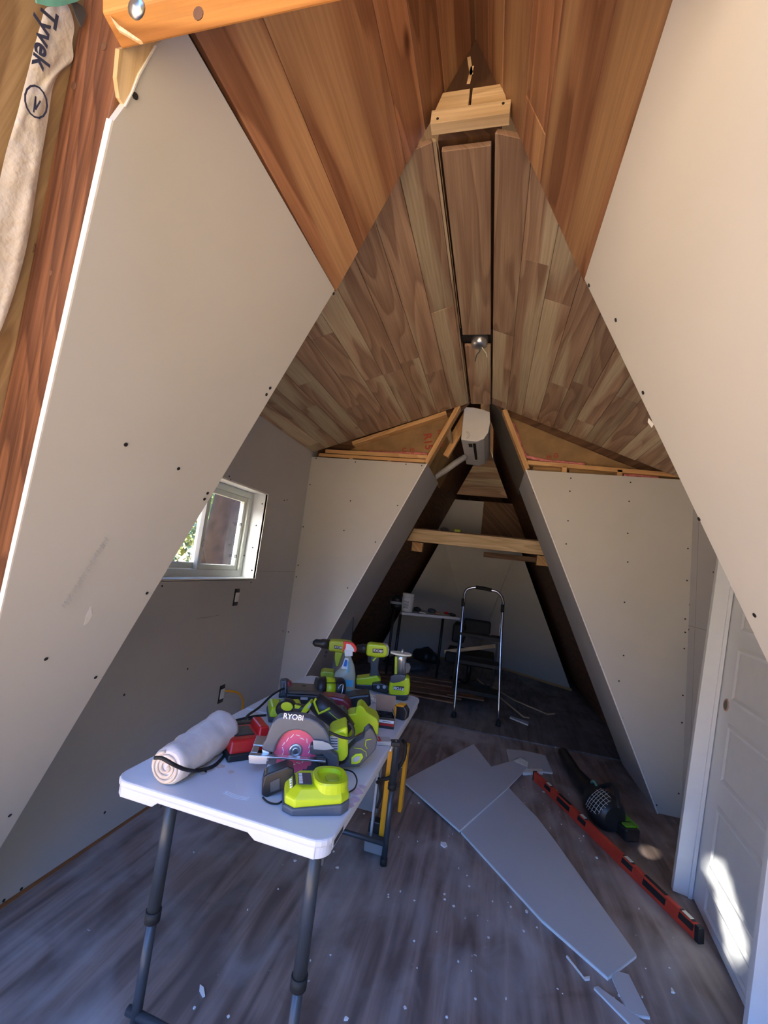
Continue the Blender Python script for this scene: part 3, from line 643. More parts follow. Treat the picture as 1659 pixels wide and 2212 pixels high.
# its printed name and the circled mark
e1 = (hit(80, 130, OS)-hit(95, 40, OS)).normalized(); e2 = NL.cross(e1); e2 = -e2 if e2.dot(RT) < 0 else e2
rm = Matrix((e1, -e2 if (e1.cross(-e2)).dot(-NL) > 0 else e2, -NL)).transposed()
text('Tyvek', 'printed_name', INK, tv, Vector(hit(84, 80, OS)-NL*.013)-Vector(tv.location), .031, rm, .0005)
mb = MB(); strip(mb, [hit(67+24*math.cos(t), 216+34*math.sin(t)+8*math.cos(t), OS)-NL*.012 for t in [i*.42 for i in range(16)]], -NL, .0022)
strip(mb, [hit(a, b, OS)-NL*.0122 for a, b in ((62, 238), (66, 205), (66, 232), (76, 215))], -NL, .0018); mb.build('circled_mark', INK, tv, world=True)
mb = MB().plate([hit(a, b, OS)-NL*.006 for a, b in ((0, 945), (64, 962), (52, 1044), (-10, 1035))], -NL*.001); mb.build('tape_patch', TYV, tv, world=True)
te = thing('teal_tarp', 'ragged teal tarp edge tucked above the white house wrap', 'tarp', tuple(hit(110, 5, OS)))
mb = MB().plate([hit(a, b, OS)-NL*.016 for a, b in ((55, -30), (62, 3), (84, 9), (108, 10), (128, 5), (146, 0), (160, -8), (160, -30))], -NL*.004); mb.build('tarp', TEAL, te, world=True)
mb = MB().plate([hit(a, b, OS)-NL*.012 for a, b in ((140, 0), (150, 0), (168, 12), (172, 30), (162, 55), (150, 30))], -NL*.003); mb.build('grey_fold', DGREY, te, world=True)

# ================================================================== FRAMING AND INSULATION ABOVE THE FAR WALL
def lumber(name, label, a, b, w, t, side, m=PINE, cat='lumber', group=None, rnd=None):
    o = MB().bar(a, b, w, t, side, rnd=rnd).build(name, m, bevel=.002); return tag(o, label, cat, group)
yb2 = Y2 + .055
for side, nm in ((-1, 'left'), (1, 'right')):
    a = apt(side, ZT+.002, Y2+.045); b = apt(side, 2.57 if side < 0 else 2.55, Y2+.045); N = NL if side < 0 else NR
    lumber('edge_rafter', 'slanting pine 2x4 edging the %s side of the A opening above the drywall' % nm, a+N*.016, b+N*.016, .034, .09, N)
def zc(x): return CZ + (x-CXL)*(CZ-CZL)/(CXL-XL) if x < CXL else (CZ - (x-CXR)*(CZ-CZR)/(XR-CXR) if x > CXR else CZ)
lumber('top_plate', 'upper pine plate lying over the left back drywall', (-1.40, yb2, 2.162), (lsx(2.162, .035), yb2, 2.162), .03, .085, Z_)
lumber('top_plate', 'lower pine plate lying over the left back drywall', (-1.45, yb2, 2.128), (lsx(2.128, .035), yb2, 2.128), .026, .085, Z_)
lumber('top_plate', 'pine plate lying over the right back drywall', (rsx(2.16, .035), yb2, 2.165), (1.18, yb2, 2.135), .03, .085, Z_)
lumber('ceiling_rafter', 'sloping pine 2x4 under the left ceiling planks', (-1.17, yb2-.02, zc(-1.17)-.03), (-.44, yb2-.02, zc(-.44)-.02), .032, .08, Z_)
for x, nm in ((-1.17, 'left of the window corner'), (-.85, 'nearer the A opening')):
    lumber('short_stud', 'short pine stud end between plate and left drywall, %s' % ('farther from the A opening' if x < -1 else 'nearer the A opening'), (x, yb2, ZT-.05), (x, yb2, 2.118), .035, .085, X_)
for x in (.44, .80):
    lumber('short_stud', 'short pine stud end between plate and right drywall, %s' % ('nearer the A opening' if x < .5 else 'farther from the A opening'), (x, yb2, ZT-.05), (x, yb2, 2.15), .035, .085, X_)
bt = thing('insulation_batt', 'brown paper faced insulation in the left triangle with red print R15', 'insulation', (-.8, Y2+.06, 2.2))
yk = Y2+.07
mb = MB().plate([(-1.25, yk, 2.17), (lsx(2.17, .02), yk, 2.17), (lsx(2.52, .02), yk, 2.50), (-.44, yk, zc(-.44)-.03), (-1.17, yk, zc(-1.17)-.045)], (0, .02, 0)); mb.build('paper_face', KRAFT, bt, world=True)
text('R15', 'printed_text', INKR, bt, Vector((-.57, yk-.003, 2.30))-Vector(bt.location), .085, Matrix.Rotation(math.pi/2, 3, 'X') @ Matrix.Rotation(-1.35, 3, 'Z'))
text('FACED', 'printed_text', INKR, bt, Vector((-.475, yk-.003, 2.33))-Vector(bt.location), .045, Matrix.Rotation(math.pi/2, 3, 'X') @ Matrix.Rotation(-1.35, 3, 'Z'))
text('C  m', 'printed_text', INKR, bt, Vector((-.72, yk-.003, 2.225))-Vector(bt.location), .05, Matrix.Rotation(math.pi/2, 3, 'X') @ Matrix.Rotation(.15, 3, 'Z'))
def fluff(parent, pts, r, seed):
    mb = MB(); rf_ = random.Random(seed); P = smooth_path(pts, 5)
    mb.tube(P, r, 8, wob=lambda i, a: .7+.6*mnoise.noise(Vector((i*.6+seed, a*1.3, 0)))+.2); mb.build('pink_edge', PINK, parent, world=True)
fluff(bt, [(-1.05, yk-.012, 2.185), (-.8, yk-.012, 2.19), (-.62, yk-.012, 2.197), (-.56, yk-.012, 2.19)], .013, 1)
fluff(bt, [(-.92, yk-.02, 2.10), (-.74, yk-.02, 2.102), (-.66, yk-.02, 2.10)], .02, 2)
mb = MB().box((-1.03, yk, 2.11), (.42, .02, .05)); mb.box((-1.38, yk, 2.12), (.2, .02, .05)); mb.build('paper_face', KRAFT, bt, world=True)
bt = thing('insulation_batt', 'brown paper faced insulation filling the right triangle, pink along its left edge', 'insulation', (.4, Y2+.06, 2.2))
mb = MB().plate([(rsx(2.18, .03), yk, 2.18), (.98, yk, 2.155), (.80, yk, zc(.80)-.03), (.0, yk, zc(0)-.02), (rsx(2.5, .03), yk, 2.50)], (0, .02, 0)); mb.build('paper_face', KRAFT, bt, world=True)
fluff(bt, [apt(1, 2.47, yk-.012, .05), apt(1, 2.35, yk-.012, .045), apt(1, 2.23, yk-.012, .05), (rsx(2.2, .12), yk-.012, 2.205), (rsx(2.2, .25), yk-.012, 2.19), (rsx(2.2, .45), yk-.012, 2.185)], .014, 3)
fluff(bt, [(.83, yk-.02, 2.11), (.93, yk-.02, 2.115), (1.05, yk-.02, 2.11)], .020, 4)
text('m G', 'printed_text', INKR, bt, Vector((.36, yk-.003, 2.235))-Vector(bt.location), .045, Matrix.Rotation(math.pi/2, 3, 'X') @ Matrix.Rotation(.2, 3, 'Z'))
mb = MB().box((.33, yk, 2.12), (.2, .02, .05)); mb.box((.63, yk, 2.12), (.3, .02, .05)); mb.build('paper_face', KRAFT, bt, world=True)
# left slope above the drywall inside the A: batt, stud, block
bt = thing('insulation_batt', 'dark brown insulation batt on the left slope beneath the mini split', 'insulation', (lsx(2.2), 3.6, 2.2))
mb = MB().plate([apt(-1, 2.10, Y2+.10)+NL*.02, apt(-1, 2.38, Y2+.10)+NL*.02, apt(-1, 2.38, 4.2)+NL*.02, apt(-1, 2.10, 4.2)+NL*.02], NL*.02); mb.build('paper_face', KRAFT, bt, world=True)
lumber('slope_stud', 'pine stud standing on the left slope beside the mini split', apt(-1, 2.28, 3.62)+NL*.01, apt(-1, 2.70, 3.62)+NL*.01, .05, .08, Y_)
lumber('slope_block', 'short pale block spanning between studs left of the mini split', apt(-1, 2.40, 3.30)+NL*.03, apt(-1, 2.40, 3.62)+NL*.03, .05, .06, Z_, PALE)
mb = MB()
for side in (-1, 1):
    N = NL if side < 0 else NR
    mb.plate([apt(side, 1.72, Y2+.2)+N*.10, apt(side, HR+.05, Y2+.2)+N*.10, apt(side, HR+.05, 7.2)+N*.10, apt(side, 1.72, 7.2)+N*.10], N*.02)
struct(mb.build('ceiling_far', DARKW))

# loft
lb = thing('loft_beam', 'pale pine beam spanning the dark A opening at loft height', 'beam', (-.2, 4.45, 1.7))
za, zb2 = 1.575, 1.705
MB().box((-.19, 4.45, (za+zb2)/2), (1.50, .038, zb2-za), U=Z_, V=X_).build('beam', PALE, lb, world=True, bevel=.002)
MB().box((-.19, 4.51, za+.05), (1.50, .06, .06), U=Z_, V=X_).build('second_ply', PINE, lb, world=True, bevel=.002)
ldk = struct(MB().box((-.19, 5.2, zb2+.008), (1.5, 1.45, .014)).build('trim_loft_deck', DARKW))
for k, px in enumerate((.18,)):
    pass
lumber('loft_joist', 'dark underside joist behind the pale loft beam', (-.1, 5.2, za-.02), (.62, 5.2, za-.02), .06, .04, Z_, DARKW)
for side in (-1, 1):
    tag(MB().box(((-.80 if side < 0 else .50), 4.7, 1.53), (.12, .08, .10)).build('ledger_block', PINE, bevel=.003), 'wooden ledger block under the %s end of the loft beam' % ('left' if side < 0 else 'right'), 'lumber')
mb = MB(); planks(mb, [(lsx(2.24), 5.2, 2.24), (lsx(2.9), 5.2, 2.9), (rsx(2.9), 5.2, 2.9), (rsx(2.24), 5.2, 2.24)], Z_, X_, Y_, .09, lens=(3, 4)); struct(mb.build('wall_loft_boards', MIXED))
struct(MB().box((-.55, 5.95, 2.0), (.75, .02, .6)).build('wall_loft_panel', GYPB))
struct(MB().box((.35, 5.93, 2.0), (1.05, .02, .6)).build('wall_loft_plywood', DARKW))
mb = MB()
tag(MB().box((-.38, 4.62, zb2+.035), (.07, .05, .04)).build('loft_tool', LIME, bevel=.01), 'small lime green thing lying on the loft deck', 'tool')
tag(MB().lathe([(.03, 0), (.05, .02), (.045, .04), (.01, .05)], (-.52, 4.65, zb2+.015), (0, 0, 1), 12).build('loft_bundle', DGREY), 'dark bundle lying left of the lime tool on the loft', 'bundle')
# mini split unit under the ridge
ms = thing('mini_split', 'white wall air conditioner head hung under the ridge, end towards the room', 'air conditioner', (-.225, 3.45, 2.40))
def msp(y, dz=0): return [Vector(YP(a, b, 3.45)) + Vector((0, y-3.45, dz)) for a, b in ((1003, 879), (1022, 880), (1042, 884), (1058, 890), (1059, 912), (1055, 934), (1045, 948), (1030, 954), (996, 950), (999, 915))]
body = MB(); body.loft([msp(3.45), msp(4.25)]); bo = body.build('housing', WHITE, ms, world=True, bevel=.004)
q0, q1, q2 = YP(1012, 953, 3.45), YP(1026, 955, 3.45), None
zl = q0.z-.004
MB().box((q0.x+.045, 3.75, zl), (.022, .5, .003)).build('vent_slot', BLACK, bo, world=True)
MB().box((q0.x+.012, 3.56, zl+.001), (.03, .09, .003)).build('rating_label', DGREY, bo, world=True)
MB().box((q0.x+.045, 4.10, zl-.001), (.03, .08, .002)).build('sticker', TEXTW, bo, world=True)
mb = MB(); c0 = YP(1006, 940, 3.448)
for r_ in (.022, .032): strip(mb, [c0+Vector((math.cos(t)*r_, -.001, math.sin(t)*r_)) for t in [-1.2+i*.3 for i in range(10)]], (0, -1, 0), .003)
mb.build('brand_mark', LGREY, bo, world=True)
o = MB().tube(smooth_path([(-.32, 3.9, 2.36), (-.38, 3.85, 2.30), (-.47, 3.85, 2.22), (-.56, 3.75, 2.12)]), .028, 10, rr=None).build('drain_hose', LGREY); tag(o, 'pale grey hose sagging left from the mini split', 'hose')
for px, py, y in ((1113, 960, 3.9),):
    pass

# ceiling junction box
jb = thing('junction_box', 'round metal electrical box with bare wires in the middle ceiling plank', 'electrical box', (-.175, 2.30, CZ))
MB().lathe([(.045, .02), (.047, -.004), (.040, -.032), (.02, -.038), (0, -.038)], (0, 0, 0), (0, 0, 1), 20).build('box', SILV, jb)
MB().tube(smooth_path([(.0, 0, -.03), (.005, .02, -.05), (-.012, .05, -.06), (-.02, .085, -.08)]), .003, 6).build('wire', DGREY, jb)
MB().tube(smooth_path([(.01, 0, -.03), (.025, .02, -.045), (.04, .05, -.05), (.045, .075, -.06)]), .003, 6).build('wire', CREAM, jb)
MB().box((-.07, 0, .03), (.06, .02, .02)).build('bracket', BLACK, jb)
struct(MB().box((-.19, 2.30, CZ+.03), (.18, .14, .01)).build('trim_box_recess', BLACK))

# outlet boxes in the left wall
for (a, b, lab, cord) in ((510, 1290, 'open electrical box under the window', 0), (478, 1499, 'open electrical box low on the wall feeding the yellow cable', 1)):
    p = XP(a, b, XL); ob = thing('outlet_box', lab, 'electrical box', tuple(p))
    MB().box((.001, 0, 0), (.002, .052, .104)).build('cutout', BLACK, ob)
    MB().box((.004, .004, 0), (.005, .038, .058)).build('device', WHITE, ob, bevel=.002)
    for z in (.043, -.043): MB().box((.003, .004, z), (.003, .03, .012)).build('mounting_tab', DGREY, ob)
o = MB().tube(smooth_path([XP(484, 1492, XL)+X_*.01, XP(496, 1492, XL)+X_*.05, XP(507, 1503, XL)+X_*.05, XP(513, 1520, XL)+X_*.04, XP(510, 1545, XL)+X_*.03, XP(506, 1565, XL)+X_*.02, Vector((XL+.02, 2.75, .1)), Vector((XL+.04, 2.7, .01))]), .006, 8).build('yellow_cable', YELLOW)
tag(o, 'yellow cable drooping out of the low wall box', 'cable')

# ================================================================== LEANING DOOR
dA = FLp(1495, 1942); dB = FLp(1613, 2195); D = (dA-dB).normalized(); LEAN = .088
N0 = Vector((-D.y, D.x, 0)); N0 = N0 if N0.x < 0 else -N0
dU = Vector((-N0.x*math.sin(LEAN), -N0.y*math.sin(LEAN), math.cos(LEAN))); dN = (N0*math.cos(LEAN) + Z_*math.sin(LEAN)).normalized()
dr = thing('leaning_door', 'white prehung panel door leaning against the right wall', 'door', tuple(dB))
DW = .72; o0 = dA + dU*.012; HD = 1.90
def dp(u, v, n=0.): return o0 - D*u + dU*v + dN*n     # u from the far jamb towards the viewer
def dbox(u0, u1, v0, v1, n0, n1): return MB().plate([dp(u0, v0, n0), dp(u1, v0, n0), dp(u1, v1, n0), dp(u0, v1, n0)], dN*(n1-n0))
slab = dbox(0, DW, 0, HD, -.035, 0).build('slab', PAINT, dr, world=True)
def px2door(px, py, n=0.):
    p = hit(px, py, (dN, dN.dot(dp(0, 0, n)))); return (-(p-o0).dot(D), (p-o0).dot(dU))
pz = [px2door(1588, 1520)[1], px2door(1606, 1404)[1], px2door(1558, 1690)[1], px2door(1578, 1568)[1], px2door(1528, 1861)[1], px2door(1549, 1740)[1]]
ul = px2door(1558, 1690)[0]
mb = MB()
rows_ = [(pz[0], pz[1]), (pz[2], pz[3]), (pz[4], pz[5])]
hgt = (pz[1]-pz[0]); rows_ += [(pz[1]+.07, pz[1]+.07+hgt), (pz[1]+.14+hgt, pz[1]+.14+2*hgt), (max(.03, pz[4]-.07-hgt), pz[4]-.07)]
for v0, v1 in rows_:
    if v1 > HD-.05 or v1-v0 < .05: continue
    u0, u1 = ul, DW-.09; k = .022
    O = [dp(u0, v0, .0012), dp(u1, v0, .0012), dp(u1, v1, .0012), dp(u0, v1, .0012)]; I = [dp(u0+k, v0+k, -.010), dp(u1-k, v0+k, -.010), dp(u1-k, v1-k, -.010), dp(u0+k, v1-k, -.010)]
    O2 = [dp(u0-.006, v0-.006, .0004), dp(u1+.006, v0-.006, .0004), dp(u1+.006, v1+.006, .0004), dp(u0-.006, v1+.006, .0004)]
    K2 = [dp(u0+k*.4, v0+k*.4, .006), dp(u1-k*.4, v0+k*.4, .006), dp(u1-k*.4, v1-k*.4, .006), dp(u0+k*.4, v1-k*.4, .006)]
    I = [dp(u0+k, v0+k, .0008), dp(u1-k, v0+k, .0008), dp(u1-k, v1-k, .0008), dp(u0+k, v1-k, .0008)]
    for i in range(4):
        j = (i+1) % 4; mb.face([O2[i], O2[j], K2[j], K2[i]]); mb.face([K2[i], K2[j], I[j], I[i]])
mb.build('panel_moulding', PAINT, dr, world=True)
u_, v_ = px2door(1569, 1523); hc = dp(u_, v_, .0005)
MB().tube([hc+(D*math.cos(t)+dU*math.sin(t))*.024 for t in [i*math.pi/10 for i in range(21)]], .0035, 6).build('bore_ring', COPPER, dr, world=True)
disc(MB(), hc, dN, .022, 20, .001).build('bore_hole', BLACK, dr, world=True)
dbox(-.032, 0, -.012, HD+.03, -.035, .075).build('jamb', PAINT, dr, world=True, bevel=.002)
dbox(-.0005, .012, -.01, HD, .004, .018).build('door_stop', PAINT, dr, world=True)
dbox(DW, DW+.03, -.012, HD+.03, -.035, .075).build('jamb', PAINT, dr, world=True, bevel=.002)
dbox(-.032, DW+.03, HD+.004, HD+.034, -.035, .075).build('head_jamb', PAINT, dr, world=True, bevel=.002)

# ================================================================== FLOOR THINGS
def sheet(name, label, pix, z0, th=.0125, m=GYPB, cat='drywall offcut', tilt=None, group=None):
    P = [FLp(a, b, z0+th) for a, b in pix]; t = thing(name, label, cat, tuple(FLp(pix[0][0], pix[0][1], z0)), 0, group)
    MB().plate(P, (0, 0, -.0035)).build('paper_face', m, t, world=True); MB().plate([p-Z_*.0035 for p in P], (0, 0, -th+.0035)).build('gypsum_core', GYPW, t, world=True); return t
sheet('drywall_offcut', 'long grey drywall strip lying across the floor', [(996, 1795), (1098, 1700), (1137, 1742), (1160, 1765), (1196, 1812), (1375, 2062), (1313, 2110), (1170, 1985)], 0)
sheet('drywall_offcut', 'notched grey drywall piece lying on the long strip', [(872, 1686), (1023, 1607), (1061, 1656), (1118, 1640), (1140, 1650), (1139, 1657), (1095, 1702), (993, 1793)], .0135)
mb = MB().plate([FLp(a, b, .0275) for a, b in ((1110, 1644), (1124, 1637), (1141, 1647), (1139, 1657), (1118, 1648))], (0, 0, .002)); tag(mb.build('torn_paper', GYPW), 'white torn paper at the tip of the notched drywall piece', 'paper scrap')
sheet('drywall_offcut', 'small broken drywall piece near the plywood seam', [(1095, 1618), (1130, 1621), (1163, 1628), (1178, 1632), (1194, 1668), (1173, 1666), (1130, 1670), (1102, 1650)], 0)
sheet('gypsum_chip', 'white broken gypsum edge in front of the small drywall piece', [(1133, 1660), (1172, 1661), (1173, 1667), (1130, 1669)], .0, .018, GYPW, 'chip')
sheet('drywall_offcut', 'narrow drywall piece poking out from under the long strip', [(1322, 2108), (1334, 2098), (1358, 2104), (1404, 2196), (1372, 2191), (1352, 2176)], 0, .009)
sheet('drywall_offcut', 'thin pale drywall strip at the bottom edge of the floor', [(1283, 2132), (1292, 2130), (1360, 2180), (1420, 2235), (1385, 2235), (1330, 2180)], 0, .008)
sheet('gypsum_sliver', 'thin pale gypsum sliver bent at one end on the bare floor', [(1223, 2064), (1226, 2064), (1262, 2110), (1274, 2108), (1274, 2114), (1264, 2115)], 0, .006, GYPW, 'chip')
sheet('paper_scrap', 'curled white paper scrap on the floor near the table leg', [(432, 2126), (440, 2132), (443, 2150), (438, 2152), (431, 2138)], 0, .004, GYPW, 'paper scrap')
sheet('gypsum_chip', 'white crumb on the floor left of the long drywall strip', [(952, 1818), (963, 1819), (966, 1826), (960, 1829), (952, 1823)], 0, .006, GYPW, 'chip')
sheet('gypsum_chip', 'white crumb lying right of the narrow drywall pieces', [(1449, 2132), (1454, 2136), (1457, 2143), (1450, 2141)], 0, .006, GYPW, 'chip')
db = MB(); rd_ = random.Random(21)
for k in range(230):
    x, y = rd_.gauss(.15, .55), rd_.uniform(.75, 3.8)
    if not (lsx(0)+.1 < x < .85): continue
    r = rd_.uniform(.002, .0065)*(1 if rd_.random() < .9 else 1.8); a0 = rd_.uniform(0, 6)
    db.plate([Vector((x+math.cos(a0+i*1.3)*r*rd_.uniform(.5, 1.2), y+math.sin(a0+i*1.3)*r*rd_.uniform(.5, 1.2), .0005)) for i in range(5)], (0, 0, rd_.uniform(.001, .004)))
tag(db.build('plaster_debris', GYPW), 'scattered white plaster crumbs over the near floor', 'debris', kind='stuff')
# far strips
def fstrip(label, pts, z=.012, w=.014, m=PALE, cat='wood strip'):
    P = [FLp(a, b, z) for a, b in pts]; mb = MB()
    for a, b in zip(P[:-1], P[1:]): mb.bar(a+Z_*.006, b+Z_*.006, w, .010)
    tag(mb.build('wood_strip', m), label, cat)
fstrip('long thin pale strip bent at the end, right of the step ladder', [(1053, 1479), (1110, 1513), (1182, 1544), (1198, 1543)])
fstrip('thin pale strip beside the ladder\'s right foot', [(1030, 1468), (1080, 1508), (1131, 1550), (1143, 1552)])
sheet('tile_offcut', 'small flat grey board end near the ladder\'s right foot', [(1101, 1549), (1103, 1546), (1142, 1559), (1141, 1565)], .012, .012, GYPB, 'offcut')

# spirit level
lv = thing('spirit_level', 'long red box level with vials and black end cap on the floor', 'level', (.65, 2.8, 0))
a = FLp(1152, 1686, 0); b = FLp(1499, 2030, 0); d = (b-a).normalized(); sd_ = d.cross(Z_); a = a + sd_*(-.0); hh = .056; tk = .024
a_, b_ = a+Z_*hh/2, b+Z_*hh/2
wdir = -sd_ if (-sd_).x > 0 else sd_
a_ += wdir*tk/2; b_ += wdir*tk/2
MB().bar(a_, b_, tk, hh, sd_).build('box_beam', REDL, lv, world=True, bevel=.003)
L_ = (b_-a_).length
MB().bar(b_-d*.0, b_+d*.022, tk+.004, hh+.004, sd_).build('end_cap', BLACK, lv, world=True, bevel=.004)
MB().bar(a_-d*.012, a_, tk+.004, hh+.004, sd_).build('end_cap', BLACK, lv, world=True, bevel=.004)
fn = -wdir
def lpos(px, py):
    # point along the level that the photograph shows at px, py (on its top face)
    p = FLp(px, py, hh); return (p-a_).dot(d)
def slot(parent, name, m, t0, t1, top=True, z0=None, z1=None, inset=0.):
    z = hh+.0006; w0 = tk*.70
    return MB().plate([a_*1 + d*t + s_1*w0/2 + Z_*(z-hh/2) for t, s_1 in ((t0, -sd_), (t1, -sd_), (t1, sd_), (t0, sd_))], (0, 0, .0012+inset)).build(name, m, parent, world=True)
def sideslot(name, m, t0, t1, z0, z1, dep=.0008, parent=lv):
    P = [a_ + d*t + fn*(tk/2+.0003) + Z_*(z-hh/2) for t, z in ((t0, z0), (t1, z0), (t1+.006, z1), (t0+.006, z1))]
    return MB().plate(P, fn*dep).build(name, m, parent, world=True)
for px, py in ((1172, 1694), (1243, 1764), (1333, 1857), (1456, 1978)):
    t = lpos(px, py); v = slot(lv, 'vial_window', BLACK, t-.032, t+.032); slot(v, 'vial', CREAM, t-.02, t+.02, inset=.002)
    sideslot('vial_window', BLACK, t-.034, t+.034, .024, .05)
for px, py in ((1205, 1726), (1391, 1912)):
    t = lpos(px, py); slot(lv, 'hand_grip', RUBB, t-.06, t+.06); sideslot('hand_grip', RUBB, t-.062, t+.062, .018, .046)

# leaf blower
bw = thing('leaf_blower', 'black cordless blower with mesh intake and bright green battery lying on the floor', 'leaf blower', (.85, 3.2, 0))
P = [FLp(1215, 1640), FLp(1240, 1688), FLp(1268, 1725), FLp(1290, 1748)]
MB().tube([P[0]+Z_*.05, P[1]+Z_*.055, P[2]+Z_*.06, P[3]+Z_*.07], .05, 16, rr=[.036, .045, .055, .06]).build('nozzle_tube', BLACK, bw, world=True)
c = FLp(1303, 1782)+Z_*.085; ax = (FLp(1345, 1795)-FLp(1245, 1700)); ax.z = 0; ax.normalize(); sd2 = ax.cross(Z_)
if sd2.x > 0: sd2 = -sd2
hb = MB(); hb.tube([c-ax*.12, c-ax*.08, c, c+ax*.06, c+ax*.1], .09, 18, rr=[.055, .085, .098, .09, .06]); ho = hb.build('fan_housing', BLACK, bw, world=True)
gr = MB(); gn = (Vector((-.35, -.75, 0))+Z_*.55).normalized(); gn = (gn-ax*gn.dot(ax)*.6).normalized(); gc = c + gn*.104
gu = ax; gv = gn.cross(gu).normalized()
for i in range(-3, 4):
    w = math.sqrt(max(0, 1-(i/4)**2))*.075
    bow = lambda t, i=i: gn*(-.018*(t*t+(i/4)**2))
    gr.tube([gc+gu*(i*.02)+gv*(t*w)+bow(t) for t in (-1, -.5, 0, .5, 1)], .0013, 5)
    gr.tube([gc+gv*(i*.02)+gu*(t*w)+bow(t) for t in (-1, -.5, 0, .5, 1)], .0013, 5)
gr.build('intake_grille', LGREY, ho, world=True)
g0 = FLp(1340, 1800)+Z_*.055; gx = ax
bb = MB(); bb.bar(g0-gx*.05-Z_*.012, g0+gx*.10-Z_*.012, .085, .066, sd2); bo = bb.build('battery', BLACK, bw, world=True, bevel=.01)
MB().bar(g0-gx*.035+Z_*.022, g0+gx*.02+Z_*.022, .07, .012, sd2).build('green_panel', GREEN, bo, world=True, bevel=.003)
MB().bar(g0+gx*.045+Z_*.022, g0+gx*.082+Z_*.022, .06, .012, sd2).build('green_latch', GREEN, bo, world=True, bevel=.003)
MB().bar(g0-gx*.04-sd2*.045+Z_*.02, g0+gx*.07-sd2*.045+Z_*.015, .015, .02, sd2).build('green_rail', GREEN, bo, world=True, bevel=.003)
MB().tube(smooth_path([c-ax*.09-sd2*.02+Z_*.06, c-ax*.15+Z_*.075-sd2*.03, c-ax*.2-sd2*.045+Z_*.05]), .008, 8).build('teal_trigger', TEAL, bw, world=True)
MB().tube(smooth_path([c-ax*.12-sd2*.03+Z_*.05, c-ax*.0-sd2*.05+Z_*.13, c+ax*.09-sd2*.02+Z_*.05]), .014, 10).build('handle', BLACK, bw, world=True)

# ================================================================== FRONT FOLDING TABLE
TA = -.01255; TX, TY, TW, TL = -.891, .994, .60, 1.217
ft = thing('folding_table', 'white plastic folding table with charcoal legs holding the power tools', 'folding table', (TX, TY, 0), TA)
def rrect(x0, y0, x1, y1, r, n=5):
    out = []
    for cx, cy, a0 in ((x1-r, y0+r, -90), (x1-r, y1-r, 0), (x0+r, y1-r, 90), (x0+r, y0+r, 180)):
        for k in range(n+1):
            a = math.radians(a0+90*k/n); out.append((cx+r*math.cos(a), cy+r*math.sin(a)))
    return out
for nm, ya, yb_ in (('near', 0, TL/2-.0015), ('far', TL/2+.0015, TL)):
    rr_ = .045
    if nm == 'near': poly = [p for p in rrect(0, ya, TW, TL, rr_) if p[1] < yb_-.02]; 
    else: poly = [p for p in rrect(0, 0, TW, yb_, rr_) if p[1] > ya+.02]
    if nm == 'near': poly = [(0, yb_)] + [p for p in poly if p[0] < TW/2] + [p for p in poly if p[0] >= TW/2] + [(TW, yb_)]
    else: poly = [(TW, ya)] + [p for p in poly if p[0] >= TW/2] + [p for p in poly if p[0] < TW/2] + [(0, ya)]
    mb = MB(); mb.solid([(x, y, TZ-.018) for x, y in poly], [(x, y, TZ) for x, y in poly])
    top = mb.build('tabletop', TABW, ft, bevel=.006, seg=3)
# apron lips, cut away in the middle of the front edge
ap = MB()
def lip(x0, x1, zlo, y=0.008, t=.014):
    ap.solid([(x0, y, zlo), (x1, y, zlo), (x1, y+t, zlo), (x0, y+t, zlo)], [(x0, y, TZ-.01), (x1, y, TZ-.01), (x1, y+t, TZ-.01), (x0, y+t, TZ-.01)])
for x0, x1, z0, z1 in ((.03, .13, .042, .042), (.13, .145, .042, .030), (.145, .40, .030, .030), (.40, .42, .030, .042), (.42, TW-.03, .042, .042)):
    ap.solid([(x0, .004, TZ-z0), (x1, .004, TZ-z1), (x1, .018, TZ-z1), (x0, .018, TZ-z0)], [(x0, .004, TZ-.008), (x1, .004, TZ-.008), (x1, .018, TZ-.008), (x0, .018, TZ-.008)])
for sx_ in (0, 1):
    arc = [(TW-.045+.041*math.sin(t), .045-.041*math.cos(t)) for t in [i*math.pi/2/8 for i in range(9)]]
    if sx_ == 0: arc = [(TW-x, y) for x, y in arc]
    for (xa, ya), (xb, yb_) in zip(arc[:-1], arc[1:]):
        ia = (xa+(.012 if sx_ == 0 else -.012), ya+.012); ib = (xb+(.012 if sx_ == 0 else -.012), yb_+.012)
        ap.solid([(xa, ya, TZ-.042), (xb, yb_, TZ-.042), (*ib, TZ-.042), (*ia, TZ-.042)], [(xa, ya, TZ-.008), (xb, yb_, TZ-.008), (*ib, TZ-.008), (*ia, TZ-.008)])
ap.box((.011, TL/2, TZ-.023), (.014, TL-.09, .034)); ap.box((TW-.011, TL*.25+.012, TZ-.023), (.014, TL/2-.07, .034)); ap.box((TW-.011, TL*.75-.012, TZ-.023), (.014, TL/2-.07, .034)); ap.box((TW/2, TL-.011, TZ-.023), (TW-.09, .014, .034))
ap.build('apron', TABW, ft, bevel=.003)
MB().box((TW-.0035, .085, TZ-.024), (.003, .06, .016)).build('handle_slot', BLACK, ft, bevel=.004)
def tl(p): q = Vector(p)-Vector((TX, TY, 0)); c, s = math.cos(-TA), math.sin(-TA); return Vector((c*q.x-s*q.y, s*q.x+c*q.y, q.z))
